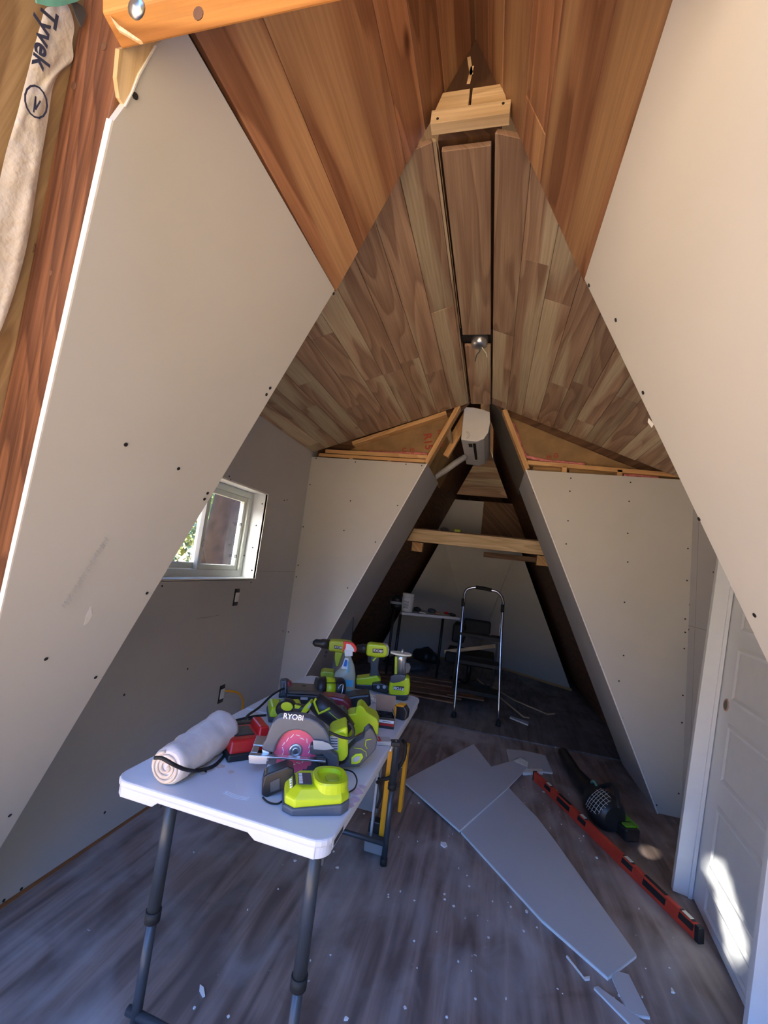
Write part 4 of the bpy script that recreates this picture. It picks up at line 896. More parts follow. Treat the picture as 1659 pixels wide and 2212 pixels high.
# legs: find front leg x from the photograph, front legs stand just behind the edge
for px, py, yy, feet in ((330, 1985, .10, 0), (662, 2010, .085, 0)):
    p = tl(YP(px, py, TY+yy)); x = p.x
    L_ = MB(); L_.cyl((x, yy, TZ-.02), (x, yy, .34), .0165); lo_ = L_.build('leg', STEEL, ft)
    MB().cyl((x, yy, .345), (x, yy, .318), .0195).build('collar', RUBB, lo_)
    MB().cyl((x, yy, .33), (x, yy, .02), .013).build('lower_tube', STEEL, lo_)
    MB().cyl((x, yy, .03), (x, yy, 0), .0155).build('foot', RUBB, lo_)
    MB().tube([(x-.02 if px < 500 else x+.014, yy, TZ-.03), (x-.03 if px < 500 else x+.018, yy-.0, TZ-.06), (x-.035 if px < 500 else x+.02, yy, TZ-.10)], .004, 8).build('lock_ring', SILV if px > 500 else STEEL, lo_)
p = tl(FLp(828, 1868)); xr, yr = p.x, p.y
for x, sgn in ((xr, 1), (TW-xr, -1)):
    L_ = MB(); L_.cyl((x, yr+.0, TZ-.02), (x, yr, .33), .0165); lo_ = L_.build('leg', STEEL, ft)
    MB().cyl((x, yr, .34), (x, yr, .315), .0195).build('collar', RUBB, lo_); MB().cyl((x, yr, .33), (x, yr, .02), .013).build('lower_tube', STEEL, lo_)
    MB().cyl((x, yr, .03), (x, yr, 0), .0155).build('foot', RUBB, lo_)
MB().cyl((xr, yr, .085), (TW-xr, yr, .085), .011).build('cross_bar', STEEL, ft)
MB().cyl((.09, .10, .10), (TW-.08, .09, .10), .011).build('cross_bar', STEEL, ft)
# stains and the embossed mark
mb = MB(); rs = random.Random(6)
def blotch(mb, c, r, z, k=9, sx_=1., sy_=1.): mb.face([(c[0]+math.cos(2*math.pi*i/k)*r*sx_*rs.uniform(.5, 1.2), c[1]+math.sin(2*math.pi*i/k)*r*sy_*rs.uniform(.5, 1.2), z) for i in range(k)])
STN = mat('reddish_stain', (.60, .47, .54), .5, var=.15, scale=40); STN2 = mat('brown_stain', (.55, .47, .42), .6, var=.2, scale=50)
for a, b, r in ((770, 1710, .022), (782, 1700, .012), (765, 1728, .018), (757, 1740, .014)): blotch(mb, tl(TP(a, b)), r, TZ+.0004)
mb.build('pink_stain', STN, ft)
mb = MB()
for a, b, r in ((452, 1662, .02), (475, 1655, .016), (500, 1668, .010), (440, 1670, .012)): blotch(mb, tl(TP(a, b)), r, TZ+.0004)
mb.build('brown_stain', STN2, ft)
mb = MB(); q = [tl(TP(a, b)) for a, b in ((486, 1711), (512, 1722), (536, 1726))]
for dx in (-.006, 0, .006): strip(mb, [Vector((v.x, v.y+dx, TZ+.0003)) for v in q], Z_, .002, .0006)
mb.build('embossed_mark', WHITE, ft)

# ------------------------------------------------------------------ things on the table
# roll of white sheeting
a = TP(352, 1700)+Z_*.047+Vector((0, .0, 0)); b = TP(478, 1612)+Z_*.055; d = (b-a).normalized()
rl = thing('sheeting_roll', 'roll of white plastic sheeting at the left end of the table', 'roll', (a.x, a.y, TZ))
n_ = 22; pts = [a+d*((b-a).length*i/n_) for i in range(n_+1)]
rrs = [.046+.010*i/n_ for i in range(n_+1)]; rrs[0] = .040; rrs[-1] = .045
ro_ = MB().tube(pts, .05, 26, rr=rrs, wob=lambda i, t: 1+.07*mnoise.noise(Vector((i*.35, math.cos(t)*1.6, math.sin(t)*1.6)))+.05*mnoise.noise(Vector((i*.9, math.cos(t)*4, math.sin(t)*4)))).build('sheeting', CLOTH, rl, world=True)
mb = MB(); u = d.orthogonal().normalized(); w = d.cross(u)
sp_ = [a-d*.002+(u*math.cos(t)+w*math.sin(t))*(.007+.0018*t) for t in [i*.35 for i in range(52)]]
mb.tube(sp_, .0042, 6, rr=[.004+.0012*math.sin(i*.8) for i in range(52)]); mb.build('rolled_end', CLOTHC, ro_, world=True)
mb = MB(); mb.plate([TP(p_, q_)+Z_*.001 for p_, q_ in ((392, 1692), (440, 1660), (470, 1640), (500, 1600), (480, 1590), (400, 1650))], (0, 0, .0015)); mb.build('loose_flap', CLOTH, ro_, world=True)
# power cords
def cord(label, pts, r=.0045, m=RUBB, name='black_cable'):
    o = MB().tube(smooth_path(pts, 6), r, 8).build(name, m); tag(o, label, 'cord'); return o
def on(px, py, z): return FLp(px, py, TZ+z)
cord('black cord looped over the white sheeting roll', [on(334, 1637, .100), on(350, 1638, .103), on(372, 1650, .098), on(400, 1662, .060), on(425, 1664, .012), on(462, 1654, .006), on(490, 1625, .006), on(517, 1585, .03), on(528, 1560, .05), on(536, 1545, .03), on(560, 1528, .02), on(590, 1500, .03), on(618, 1486, .04), on(640, 1488, .04), on(657, 1483, .05), on(661, 1490, .04), on(660, 1515, .01)])
cord('black cord running from the roll to the lime charger', [on(480, 1562, .02), on(510, 1556, .02), on(545, 1548, .02), on(575, 1545, .02)])
cord('second black cord beneath the first, reaching the red charger', [on(482, 1574, .012), on(512, 1564, .015), on(536, 1556, .03), on(552, 1549, .03)])
# red charger
def hexa(F_, base, top): return [F_.q(*p) for p in base]
def boxy(F_, x0, x1, y0, y1, z0, z1, tx=0., ty=0., mb=None):
    mb = mb or MB()
    mb.solid([(x0, y0, z0), (x1, y0, z0), (x1, y1, z0), (x0, y1, z0)], [(x0+tx, y0+ty, z1), (x1-tx, y0+ty, z1), (x1-tx, y1-ty*.3, z1), (x0+tx, y1-ty*.3, z1)]); return mb
F1 = Face(TP(545, 1640), .35)
rc_ = thing('red_charger', 'red and black battery charger between the roll and the circular saw', 'battery charger', tuple(F1.b), F1.rz)
boxy(F1, -.075, .06, -.005, .145, 0, .022).build('base', BLACK, rc_, bevel=.006)
sh = boxy(F1, -.072, .06, .0, .14, .02, .052, .008, .02).build('shell', RED, rc_, bevel=.006)
boxy(F1, -.05, .012, .045, .115, .050, .055).build('face_plate', BLACK, sh, bevel=.002)
boxy(F1, .02, .058, .03, .13, .045, .075, .004, .01).build('battery_rail', RED, sh, bevel=.005)
boxy(F1, -.03, .04, .13, .165, .0, .055).build('cord_block', BLACK, rc_, bevel=.008)
# lime charger behind
F2 = Face(TP(612, 1562), .15)
lc = thing('lime_charger', 'lime green battery charger with vents behind the red charger', 'battery charger', tuple(F2.b), F2.rz)
boxy(F2, -.055, .075, 0, .13, 0, .02).build('base', DGREY, lc, bevel=.006)
boxy(F2, -.055, .075, .0, .125, .018, .050, .006, .02).build('shell', LIME, lc, bevel=.008)
mb = MB()
for k in range(6): mb.box((-.012+k*.009, .085, .0505), (.004, .03, .002))
mb.build('vent', DGREY, lc)
# dark flat case behind
F3 = Face(TP(655, 1522), .1)
dc = thing('tool_case', 'flat dark grey case behind the lime chargers', 'case', tuple(F3.b), F3.rz)
boxy(F3, -.075, .085, 0, .13, 0, .040).build('body', BLACK, dc, bevel=.008)
boxy(F3, -.072, .082, .002, .128, .040, .052, .004, .01).build('lid', mat('smoky_lid', (.09, .075, .06), .3), dc, bevel=.008)
MB().box((.0, -.001, .025), (.03, .003, .010)).build('label', LGREY, dc)
# red battery tool at the far left corner
F4 = Face(TP(618, 1508))
rt4 = thing('battery_pack', 'grey and red battery pack standing at the far left of the table', 'battery', tuple(F4.b), F4.rz)
MB().prism(F4.poly([(604, 1472), (620, 1470), (622, 1500), (604, 1502)]), 0, .05).build('grey_side', DGREY, rt4, bevel=.006)
MB().prism(F4.poly([(620, 1471), (629, 1478), (632, 1488), (630, 1498), (621, 1501)]), .0, .05).build('red_side', MAROON, rt4, bevel=.006)
MB().prism(F4.poly([(602, 1500), (630, 1498), (631, 1506), (602, 1508)]), -.004, .055).build('foot', BLACK, rt4, bevel=.003)
MB().tube([F4.p(*q_)-Y_*.002 for q_ in ((608, 1497), (611, 1476), (617, 1474), (616, 1496))], .0012, 6).build('outline', LGREY, rt4)

def drill(name, label, F_, px, dark, tb, m, batt_m, textpos, flip=1):
    t = thing(name, label, 'drill', tuple(F_.b), F_.rz)
    w = .032
    bo_ = MB().prism(F_.poly(px['body']), -w, w).build('motor_housing', m, t, bevel=.012, seg=3)
    a = F_.q(*px['chuck'][0]); b = F_.q(*px['chuck'][1]); c = F_.q(*px['chuck'][2])
    V3 = lambda q: Vector((q[0], 0, q[1]))
    r0 = px['rchuck']
    MB().tube([V3(a), V3(a)*.55+V3(b)*.45, V3(a)*.45+V3(b)*.55, V3(b)*.85+V3(a)*.15, V3(b)], r0, 16, rr=[r0*1.15, r0*1.15, r0*.95, r0*.9, r0*.45]).build('chuck', BLACK, t)
    MB().tube([V3(b), V3(c)], .004, 8, rr=[.006, .0018]).build('bit_tip', SILV, t)
    h = MB().prism(F_.poly(px['handle']), -.019, .019).build('grip', px['gm'], t, bevel=.008, seg=3)
    if 'trig' in px: MB().prism(F_.poly(px['trig']), -.008, .008).build('trigger', BLACK, t, bevel=.003)
    MB().prism(F_.poly(px['shoe']), -.038, .038).build('battery_shoe', m, t, bevel=.006)
    MB().prism(F_.poly(px['batt']), -.036, .036).build('battery', BLACK, t, bevel=.004)
    if 'plate' in px:
        MB().prism(F_.poly(px['plate'], -w), -w-.0015, -w+.001).build('name_plate', BLACK, bo_)
        q = F_.q(*textpos, -w); text('RYOBI', 'brand_name', TEXTW, bo_, (q[0], -w-.0022, q[1]), px.get('ts', .015), None, .0004)
    if 'accent' in px: MB().prism(F_.poly(px['accent'], -.02), -.0205, -.018).build('grip_accent', LIME, h)
    if 'rear' in px: MB().prism(F_.poly(px['rear']), -.026, .026).build('rear_cap', LGREY, t, bevel=.006)
    return t
F5 = Face(TP(800, 1487))
drill('cordless_drill', 'lime cordless drill standing on its battery behind the spray bottle', F5, dict(
    body=[(793, 1390), (800, 1388), (832, 1391), (838, 1396), (838, 1412), (832, 1418), (812, 1418), (796, 1415), (791, 1413)],
    chuck=[(794, 1401), (768, 1400), (764, 1400)], rchuck=.020, gm=DGREY,
    handle=[(799, 1416), (820, 1417), (818, 1432), (817, 1446), (821, 1460), (798, 1460), (801, 1446), (800, 1430)],
    trig=[(794, 1417), (800, 1418), (800, 1432), (795, 1430)],
    shoe=[(770, 1462), (796, 1459), (815, 1456), (822, 1464), (823, 1473), (820, 1477), (771, 1475)],
    batt=[(768, 1474), (823, 1476), (822, 1487), (768, 1484)],
    plate=[(805, 1401), (828, 1402), (828, 1411), (805, 1410)], ts=.0165, accent=[(804, 1426), (813, 1418), (816, 1418), (807, 1429)],
    rear=[(826, 1390), (838, 1392), (841, 1402), (839, 1414), (834, 1417)]), None, None, LIME, None, (816.5, 1406))
F6 = Face(TP(716, 1480))
drill('cordless_drill', 'lime cordless drill with long black chuck pointing left, at the far table edge', F6, dict(
    body=[(712, 1381), (736, 1382), (760, 1385), (764, 1392), (763, 1404), (744, 1409), (728, 1406), (710, 1405)],
    chuck=[(712, 1392), (676, 1388), (670, 1388)], rchuck=.0205, gm=LIMED,
    handle=[(724, 1406), (742, 1408), (734, 1430), (731, 1439), (725, 1438), (723, 1420)],
    shoe=[(693, 1449), (700, 1446), (722, 1448), (722, 1463), (694, 1464)],
    batt=[(694, 1463), (728, 1463), (728, 1474), (695, 1473)],
    plate=[(722, 1394), (738, 1396), (738, 1403), (722, 1401)], ts=.0125), None, None, LIMED, None, (731, 1398.5))
# spray bottle
F7 = Face(TP(748, 1498))
sb_ = thing('spray_bottle', 'clear spray bottle with red and white trigger head', 'spray bottle', tuple(F7.b), F7.rz)
cl = []
for y, xl, xr_ in ((1416, 746, 758), (1424, 745, 760), (1436, 741, 765), (1448, 732, 767), (1455, 724, 768), (1465, 721, 768), (1480, 720, 767), (1492, 722, 766), (1498, 726, 764)):
    a = F7.q(xl, y); b = F7.q(xr_, y); cl.append(((a[0]+b[0])/2, (b[0]-a[0])/2, (a[1]+b[1])/2))
z0_ = cl[-1][2]
cl = [(c[0], c[1], max(.002, c[2]-z0_+.002) if True else 0) for c in cl]
rings = [[Vector((cx+r*math.cos(2*math.pi*k/20), r*.62*math.sin(2*math.pi*k/20), z)) for k in range(20)] for cx, r, z in reversed(cl)]
MB().loft(rings, 0, True).build('bottle', LIQ, sb_)
def band(i0, i1, m, nm, c0, c1, g=1.03):
    mb = MB(); A = rings[len(rings)-1-i0]; B = rings[len(rings)-1-i1]
    for k in range(c0, c1):
        cxa = sum((p for p in A), Vector())/20; cxb = sum((p for p in B), Vector())/20
        f_ = lambda p, c: c + Vector(((p-c).x*g, (p-c).y*g, 0)) + Vector((0, -.0005, 0))
        mb.face([f_(A[k % 20], cxa), f_(A[(k+1) % 20], cxa), f_(B[(k+1) % 20], cxb), f_(B[k % 20], cxb)], smooth=True)
    mb.build(nm, m, sb_)
band(5, 6, LBLUE, 'blue_label', 10, 18); MB().prism(F7.poly([(745, 1421), (753, 1423), (751, 1447), (737, 1444)], -.030), -.0305, -.027).build('neck_label', TEXTW, sb_)
mb = MB(); q0_, q1_ = F7.poly([(739, 1425), (746, 1446)], -.022); mb.prism(F7.poly([(745.5, 1425), (750.5, 1426), (748.5, 1440), (741.5, 1439)], -.031), -.0318, -.0306); mb.build('blue_badge', BLUE, sb_)
mb = MB(); q0_ = F7.q(752, 1440, -.02); mb.box((q0_[0], -.030, q0_[1]), (.006, .002, .05), rot=Matrix.Rotation(-.12, 3, 'Y')); mb.build('side_stripe', LBLUE, sb_)
MB().prism(F7.poly([(744, 1402), (762, 1404), (762, 1416), (745, 1417)]), -.016, .016).build('collar', WHITE, sb_, bevel=.003)
hd = MB().prism(F7.poly([(741, 1385), (752, 1386), (764, 1389), (770, 1397), (771, 1405), (768, 1409), (760, 1405), (748, 1403), (746, 1396), (742, 1392)]), -.011, .011).build('trigger_head', REDT, sb_, bevel=.003)
MB().prism(F7.poly([(748, 1389), (758, 1391), (765, 1400), (766, 1407), (746, 1404)]), -.0125, .0125).build('white_shroud', WHITE, hd, bevel=.003)
MB().prism(F7.poly([(743, 1391), (748, 1396), (744, 1405), (739, 1409), (741, 1400)]), -.006, .006).build('trigger', REDT, hd, bevel=.002)
# round lime and black lamp
F8 = Face(TP(716, 1514), .25)
lm = thing('work_light', 'lime and black cylindrical work light lying below the spray bottle', 'work light', tuple(F8.b), F8.rz)
q = F8.q(683, 1488); q2 = F8.q(745, 1490); rr8 = .047; L8 = q2[0]-q[0]; xa = lambda t: q[0]+L8*t
MB().tube([(xa(0), .02, rr8+.002), (xa(.30), .02, rr8+.002)], rr8, 28, rr=[rr8*.9, rr8*1.04]).build('lens_bezel', BLACK, lm)
MB().tube([(xa(.30), .02, rr8), (xa(.64), .02, rr8)], rr8, 28).build('body', LIME, lm)
MB().tube([(xa(.62), .02, rr8), (xa(.92), .02, rr8), (xa(1), .02, rr8)], rr8, 28, rr=[rr8*1.03, rr8*1.0, rr8*.8]).build('rear_housing', BLACK, lm)
MB().tube(smooth_path([(xa(.72), -.024, .068), (xa(.86), -.022, .078), (xa(.84), -.030, .040), (xa(.72), -.028, .022), (xa(.72), -.024, .068)]), .0022, 6).build('handle_loop', ALU, lm)
MB().tube(smooth_path([(xa(.3), -.016, .080), (xa(.6), -.022, .084), (xa(.9), -.016, .088)]), .0018, 6).build('strap', RUBB, lm)
# trim router upside down
F9 = Face(TP(866, 1508))
tr = thing('trim_router', 'lime and black trim router standing upside down, bit and white base upward', 'router', tuple(F9.b), F9.rz)
V9 = lambda a, b, dep=0.: F9.p(a, b, dep)
hs_ = MB().prism(F9.poly([(842, 1472), (846, 1463), (856, 1458), (884, 1460), (886, 1478), (884, 1496), (874, 1503), (842, 1498), (840, 1486)]), -.034, .034).build('motor_housing', LIME, tr, bevel=.01, seg=3)
MB().prism(F9.poly([(844, 1462), (856, 1457), (878, 1459), (874, 1470), (862, 1474), (850, 1476), (842, 1474)], -.034), -.036, -.01).build('dark_collar', DGREY, hs_, bevel=.004)
MB().prism(F9.poly([(842, 1496), (884, 1497), (880, 1507), (868, 1511), (844, 1505)]), -.037, .037).build('battery', BLACK, tr, bevel=.004)
ax9a, ax9b = F9.q(866, 1459), F9.q(867, 1415)
MB().tube([(ax9a[0], 0, ax9a[1]), (ax9b[0], 0, ax9b[1]-.02), (ax9b[0], 0, ax9b[1]-.005), (ax9b[0], 0, ax9b[1])], .026, 20, rr=[.026, .026, .029, .024]).build('depth_collar', SILV, tr)
MB().prism(F9.poly([(852, 1456), (858, 1456), (858, 1418), (853, 1418)], -.02), -.026, .0).build('lime_window', LIMED, tr, bevel=.002)
MB().prism(F9.poly([(872, 1430), (884, 1432), (888, 1440), (884, 1452), (876, 1455), (874, 1440)]), -.008, .012).build('clamp_lever', DGREY, tr, bevel=.003)
mb = MB(); qc = F9.q(868, 1412); mb.loft([[(qc[0]+.048*math.cos(t)*(1.0 if math.cos(t) > 0 else 1.15), .036*math.sin(t), qc[1]+z) for t in [i*math.pi/14 for i in range(28)]] for z in (-.004, .004)]); mb.build('base_plate', CREAM, tr, bevel=.001)
mb = MB(); mb.tube([(qc[0]+.002, 0, qc[1]+.003), (qc[0]+.002, 0, qc[1]+.014), (qc[0]+.002, 0, qc[1]+.022)], .006, 10, rr=[.011, .005, .0035]); mb.build('router_bit', SILV, tr)
MB().prism(F9.poly([(850, 1482), (873, 1483), (872, 1492), (850, 1490)], -.034), -.0358, -.033).build('name_plate', BLACK, hs_)
q = F9.q(861, 1487, -.035); text('RYOBI', 'brand_name', TEXTW, hs_, (q[0], -.0368, q[1]), .017, Matrix.Rotation(math.pi, 3, 'Y') @ Matrix.Rotation(math.pi/2, 3, 'X'), .0004)
# clear bag, cyan cap, crumpled paper, dark pack behind
F10 = Face(TP(765, 1514))
o = thing('cyan_pouch', 'cyan plastic pouch end beside the work light', 'pouch', tuple(F10.b), F10.rz)
MB().prism(F10.poly([(744, 1494), (758, 1492), (764, 1498), (760, 1508), (744, 1512)]), -.01, .02).build('pouch', CYAN, o, bevel=.006)
o = thing('clear_bag', 'crumpled clear plastic bag of small parts behind the screw box', 'plastic bag', tuple(F10.b+Vector((.05, .02, 0))), F10.rz)
bm2 = bmesh.new(); bmesh.ops.create_icosphere(bm2, subdivisions=3, radius=1); me2 = bpy.data.meshes.new('bag')
for v in bm2.verts:
    k = 1+.35*mnoise.noise(v.co*2.3); v.co = Vector((v.co.x*.05*k, v.co.y*.03*k, max(0, v.co.z*.022*k+.014)))
bm2.to_mesh(me2); bm2.free(); me2.materials.append(mat('cloudy_bag', (.75, .68, .60), .25, var=.3, scale=60)); ob2 = bpy.data.objects.new('bag', me2); COL.objects.link(ob2); ob2.parent = o
F11 = Face(TP(820, 1500))
o = thing('battery_pack', 'black battery pack between the drill and the router', 'battery', tuple(F11.b), F11.rz)
MB().prism(F11.poly([(803, 1478), (822, 1476), (840, 1482), (842, 1492), (836, 1500), (804, 1492)]), 0, .05).build('case', BLACK, o, bevel=.006)
mb = MB(); [disc(mb, F11.p(a, b, -.001), (0, -1, 0), .008, 12, .002) for a, b in ((817, 1484), (830, 1484))]; mb.build('terminal', LGREY, o)
# maroon case and black case
F12 = Face(TP(722, 1548), -.1)
o = thing('maroon_case', 'maroon translucent bit case behind the saw', 'case', tuple(F12.b), F12.rz)
MB().prism(F12.poly([(692, 1503), (716, 1505), (742, 1510), (754, 1520), (760, 1545), (735, 1556), (700, 1545)]), 0, .07).build('case', MAROON, o, bevel=.008)
F13 = Face(TP(785, 1540), .1)
o = thing('black_case', 'black case with a thin yellow outline left of the screw box', 'case', tuple(F13.b), F13.rz)
cs = MB().prism(F13.poly([(744, 1508), (770, 1503), (800, 1500), (802, 1525), (770, 1538), (752, 1536)]), 0, .09).build('case', BLACK, o, bevel=.008)
MB().tube([F13.p(a, b)-Y_*.001 for a, b in ((752, 1512), (758, 1513), (760, 1530), (754, 1531), (752, 1512))], .001, 6).build('outline', YELLOW, cs)
# screw box
F14 = Face(TP(835, 1574), .05)
o = thing('screw_box', 'open box of screws with a brown cardboard flap standing up', 'box', tuple(F14.b), F14.rz)
sc_ = [F14.q(802, 1573), F14.q(850, 1577), F14.q(850, 1553), F14.q(806, 1550)]
x0, x1, zt_ = sc_[0][0]+.012, sc_[1][0], .040
mb = MB(); mb.box(((x0+x1)/2, .0, zt_/2), (x1-x0, .002, zt_)); mb.box((x1, .035, zt_/2), (.002, .07, zt_)); mb.box((x0, .035, zt_/2), (.002, .07, zt_)); mb.box(((x0+x1)/2, .035, .002), (x1-x0, .07, .003)); mb.box(((x0+x1)/2, .07, zt_/2), (x1-x0, .002, zt_)); cb_ = mb.build('carton', BLACK, o)
MB().box(((x0+x1)/2, -.0018, .026), (x1-x0-.004, .002, .010)).build('white_band', TEXTW, cb_)
MB().box(((x0+x1)/2, -.0018, .015), (x1-x0-.004, .002, .008)).build('red_band', RED, cb_)
MB().box(((x0+x1)/2+.006, -.003, .026), (.03, .001, .0022)).build('screw_print', INK, cb_)
mb = MB(); rs4 = random.Random(8)
for _ in range(70):
    p_ = Vector((rs4.uniform(x0+.006, x1-.006), rs4.uniform(.008, .062), rs4.uniform(.018, .038))); v_ = Vector((rs4.gauss(0, 1), rs4.gauss(0, 1), rs4.gauss(0, .5))).normalized()*.012
    mb.tube([p_-v_, p_+v_], .0014, 5, rr=[.0032, .0012])
mb.build('screws', SCREW, o, kind='stuff')
fp = [F14.q(a, b, .07) for a, b in ((793, 1528), (792, 1493), (848, 1494), (848, 1530))]
MB().solid([(x0, .072, zt_-.004), (x1, .072, zt_-.004), (x1, .074, zt_-.004), (x0, .074, zt_-.004)], [(x0-.008, .085, zt_+.058), (x1, .085, zt_+.058), (x1, .087, zt_+.058), (x0-.008, .087, zt_+.058)]).build('flap', CARD, o)
MB().solid([(x1, .0, zt_), (x1, .05, zt_), (x1+.002, .05, zt_), (x1+.002, .0, zt_)], [(x1-.012, .01, zt_+.022), (x1-.012, .045, zt_+.022), (x1-.010, .045, zt_+.022), (x1-.010, .01, zt_+.022)]).build('side_flap', CARD, o)
# tape measure
F15 = Face(TP(863, 1552), -.35)
o = thing('tape_measure', 'yellow and black tape measure at the far right corner of the table', 'tape measure', tuple(F15.b), F15.rz)
tb_ = MB().prism([(-.036, .002), (.020, .0), (.034, .008), (.036, .040), (.020, .058), (-.014, .056), (-.034, .040)], -.018, .018).build('case', BLACK, o, bevel=.005)
MB().prism([(-.034, .004), (-.010, .004), (-.010, .040), (-.014, .052), (-.033, .040)], -.020, .020).build('yellow_front', YELLOW, tb_, bevel=.004)
MB().prism([(-.020, .048), (.018, .052), (.020, .060), (-.012, .059)], -.019, .019).build('yellow_top', YELLOW, tb_, bevel=.003)
MB().box((-.030, -.0, .02), (.012, .022, .02)).build('tape_mouth', BLACK, tb_)
# small clear bit case with red label
F16 = Face(TP(828, 1614), .25)
o = thing('bit_case', 'small clear bit case with red label and black clip at the table seam', 'case', tuple(F16.b), F16.rz)
b16 = MB().box((-.01, .03, .008), (.085, .045, .015)).build('tray', LGREY, o, bevel=.004)
MB().box((-.022, .025, .017), (.028, .034, .003)).build('red_label', RED, b16)
mb = MB(); [mb.box((-.022+dx, .025, .0188), (.002, .026, .001)) for dx in (-.004, .0, .005)]; mb.build('label_marks', TEXTW, b16)
MB().box((.045, .015, .009), (.034, .030, .017)).build('clip', BLACK, o, bevel=.005)
MB().box((.046, .010, .0182), (.004, .006, .001)).build('clip_dot', TEXTW, o)

# --- circular saw
F17 = Face(TP(645, 1668))
def q4(*pts): return [(560+.1808*x, 1480+.1808*y) for x, y in pts]
cs_ = thing('circular_saw', 'cordless circular saw with grey guard and pink blade', 'circular saw', tuple(F17.b), F17.rz)
outer = q4((45, 715), (60, 660), (95, 600), (130, 500), (170, 410), (235, 348), (330, 332), (420, 328), (520, 335), (610, 355), (700, 400), (780, 470), (825, 550), (850, 640), (855, 720), (760, 690))
inner = q4((665, 650), (650, 610), (610, 560), (560, 522), (500, 500), (440, 495), (370, 508), (310, 540), (265, 590), (230, 650), (205, 710), (190, 762), (110, 745))
gd = MB().prism(F17.poly(outer+inner), -.028, .012).build('upper_guard', MGREY, cs_, bevel=.005)
q = F17.q(634, 1549, -.028); text('RYOBI', 'brand_name', TEXTW, gd, (q[0], -.0290, q[1]), .0205, Matrix.Rotation(.04, 3, 'Y') @ Matrix.Rotation(math.pi/2, 3, 'X'), .0004)
bc = F17.q(639, 1618); BR = min(.088, bc[1]-.004); pass
bd = MB(); bd.loft([[(bc[0]+(BR+(.0025 if k % 3 else -.002))*math.cos(2*math.pi*k/72), y, bc[1]+(BR+(.0025 if k % 3 else -.002))*math.sin(2*math.pi*k/72)) for k in range(72)] for y in (-.009, -.007)]); bdo = bd.build('blade', PINKB, cs_)
MB().lathe([(.0, -.0145), (.006, -.0145), (.006, -.012), (.011, -.012), (.013, -.0135), (.018, -.0135), (.020, -.010), (.020, -.0085)][::-1], (bc[0], 0, bc[1]), (0, 1, 0), 24).build('arbor_flange', SILV, bdo)
disc(MB(), (bc[0], -.0146, bc[1]), (0, -1, 0), .007, 6, .003).build('arbor_bolt', DGREY, bdo)
mb = MB(); rs5 = random.Random(5)
for k in range(16):
    t = k*.39; r_ = .036+.006*rs5.random(); c = Vector((bc[0]+r_*math.cos(t), -.0092, bc[1]+r_*math.sin(t))); e_ = Vector((-math.sin(t), 0, math.cos(t)))*.005 + Vector((math.cos(t), 0, math.sin(t)))*rs5.uniform(-.004, .004)
    strip(mb, [c-e_, c+e_], (0, -1, 0), .0018, .0003)
mb.build('blade_print', TEXTW, bdo)
p0, p1 = F17.q(538, 1631, -.048), F17.q(704, 1644, -.048)
fp_ = MB(); dz_ = (p1[1]-p0[1])
fp_.solid([(p0[0], -.045, p0[1]-.006), (p1[0], -.045, p1[1]-.006), (p1[0], .085, p1[1]-.006), (p0[0], .085, p0[1]-.006)], [(p0[0], -.045, p0[1]), (p1[0], -.045, p1[1]), (p1[0], .085, p1[1]), (p0[0], .085, p0[1])])
# (the shoe is open around the blade, so build it as two rails and end bars)
fp_ = MB()
for y0_, y1_ in ((-.048, -.030), (.02, .085)):
    fp_.solid([(p0[0], y0_, p0[1]-.005), (p1[0], y0_, p1[1]-.005), (p1[0], y1_, p1[1]-.005), (p0[0], y1_, p0[1]-.005)], [(p0[0], y0_, p0[1]), (p1[0], y0_, p1[1]), (p1[0], y1_, p1[1]), (p0[0], y1_, p0[1])])
fp_.box((p0[0]+.010, .0, p0[1]-.004), (.018, .05, .005))
sh_ = fp_.build('shoe_plate', SILV, cs_, bevel=.001)
MB().prism(F17.poly([(537, 1632), (560, 1634), (577, 1637), (575, 1650), (552, 1650), (538, 1648)], -.048), -.049, -.046).build('shoe_lip', SILV, sh_)
MB().prism(F17.poly([(568, 1612), (584, 1618), (583, 1638), (568, 1637)], -.01), -.03, .0).build('bevel_bracket', SILV, sh_, bevel=.002)
lg = MB().prism(F17.poly(q4((610, 655), (680, 658), (760, 668), (840, 700), (905, 765), (945, 785), (948, 985), (830, 990), (812, 830), (760, 770), (690, 780), (612, 770))), -.034, -.008).build('lower_guard_arm', DGREY, cs_, bevel=.005)
MB().prism(F17.poly(q4((640, 655), (760, 668), (840, 700), (895, 760), (780, 775), (650, 765)), -.034), -.036, -.033).build('grey_link', LGREY, lg, bevel=.001)
MB().prism(F17.poly(q4((110, 905), (235, 930), (250, 990), (180, 1020), (90, 1010))), -.02, -.012).build('lower_guard_tip', LGREY, cs_, bevel=.002)
mt_ = MB().prism(F17.poly(q4((838, 600), (880, 555), (1055, 490), (1062, 640), (1062, 840), (1010, 905), (950, 915), (900, 800), (850, 730))), -.005, .085).build('motor_housing', LIME, cs_, bevel=.010, seg=3)
MB().prism(F17.poly(q4((842, 608), (945, 614), (942, 780), (870, 768)), -.006), -.0075, -.004).build('spec_label', LGREY, mt_)
mb = MB()
for k in range(5): pp_ = F17.poly(q4((855, 635+k*30), (935, 637+k*30), (935, 647+k*30), (855, 645+k*30)), -.008); mb.prism(pp_, -.0085, -.007)
mb.build('label_lines', INK, mt_)
MB().prism(F17.poly([(640, 1663), (655, 1652), (700, 1650), (738, 1660), (745, 1676), (742, 1690), (640, 1690)]) , -.03, .03).build('battery', DGREY, cs_, bevel=.008) if False else None
bq = F17.q(688, 1662)
MB().box((bq[0], .03, .028), (.105, .075, .052)).build('battery', DGREY, cs_, bevel=.010)
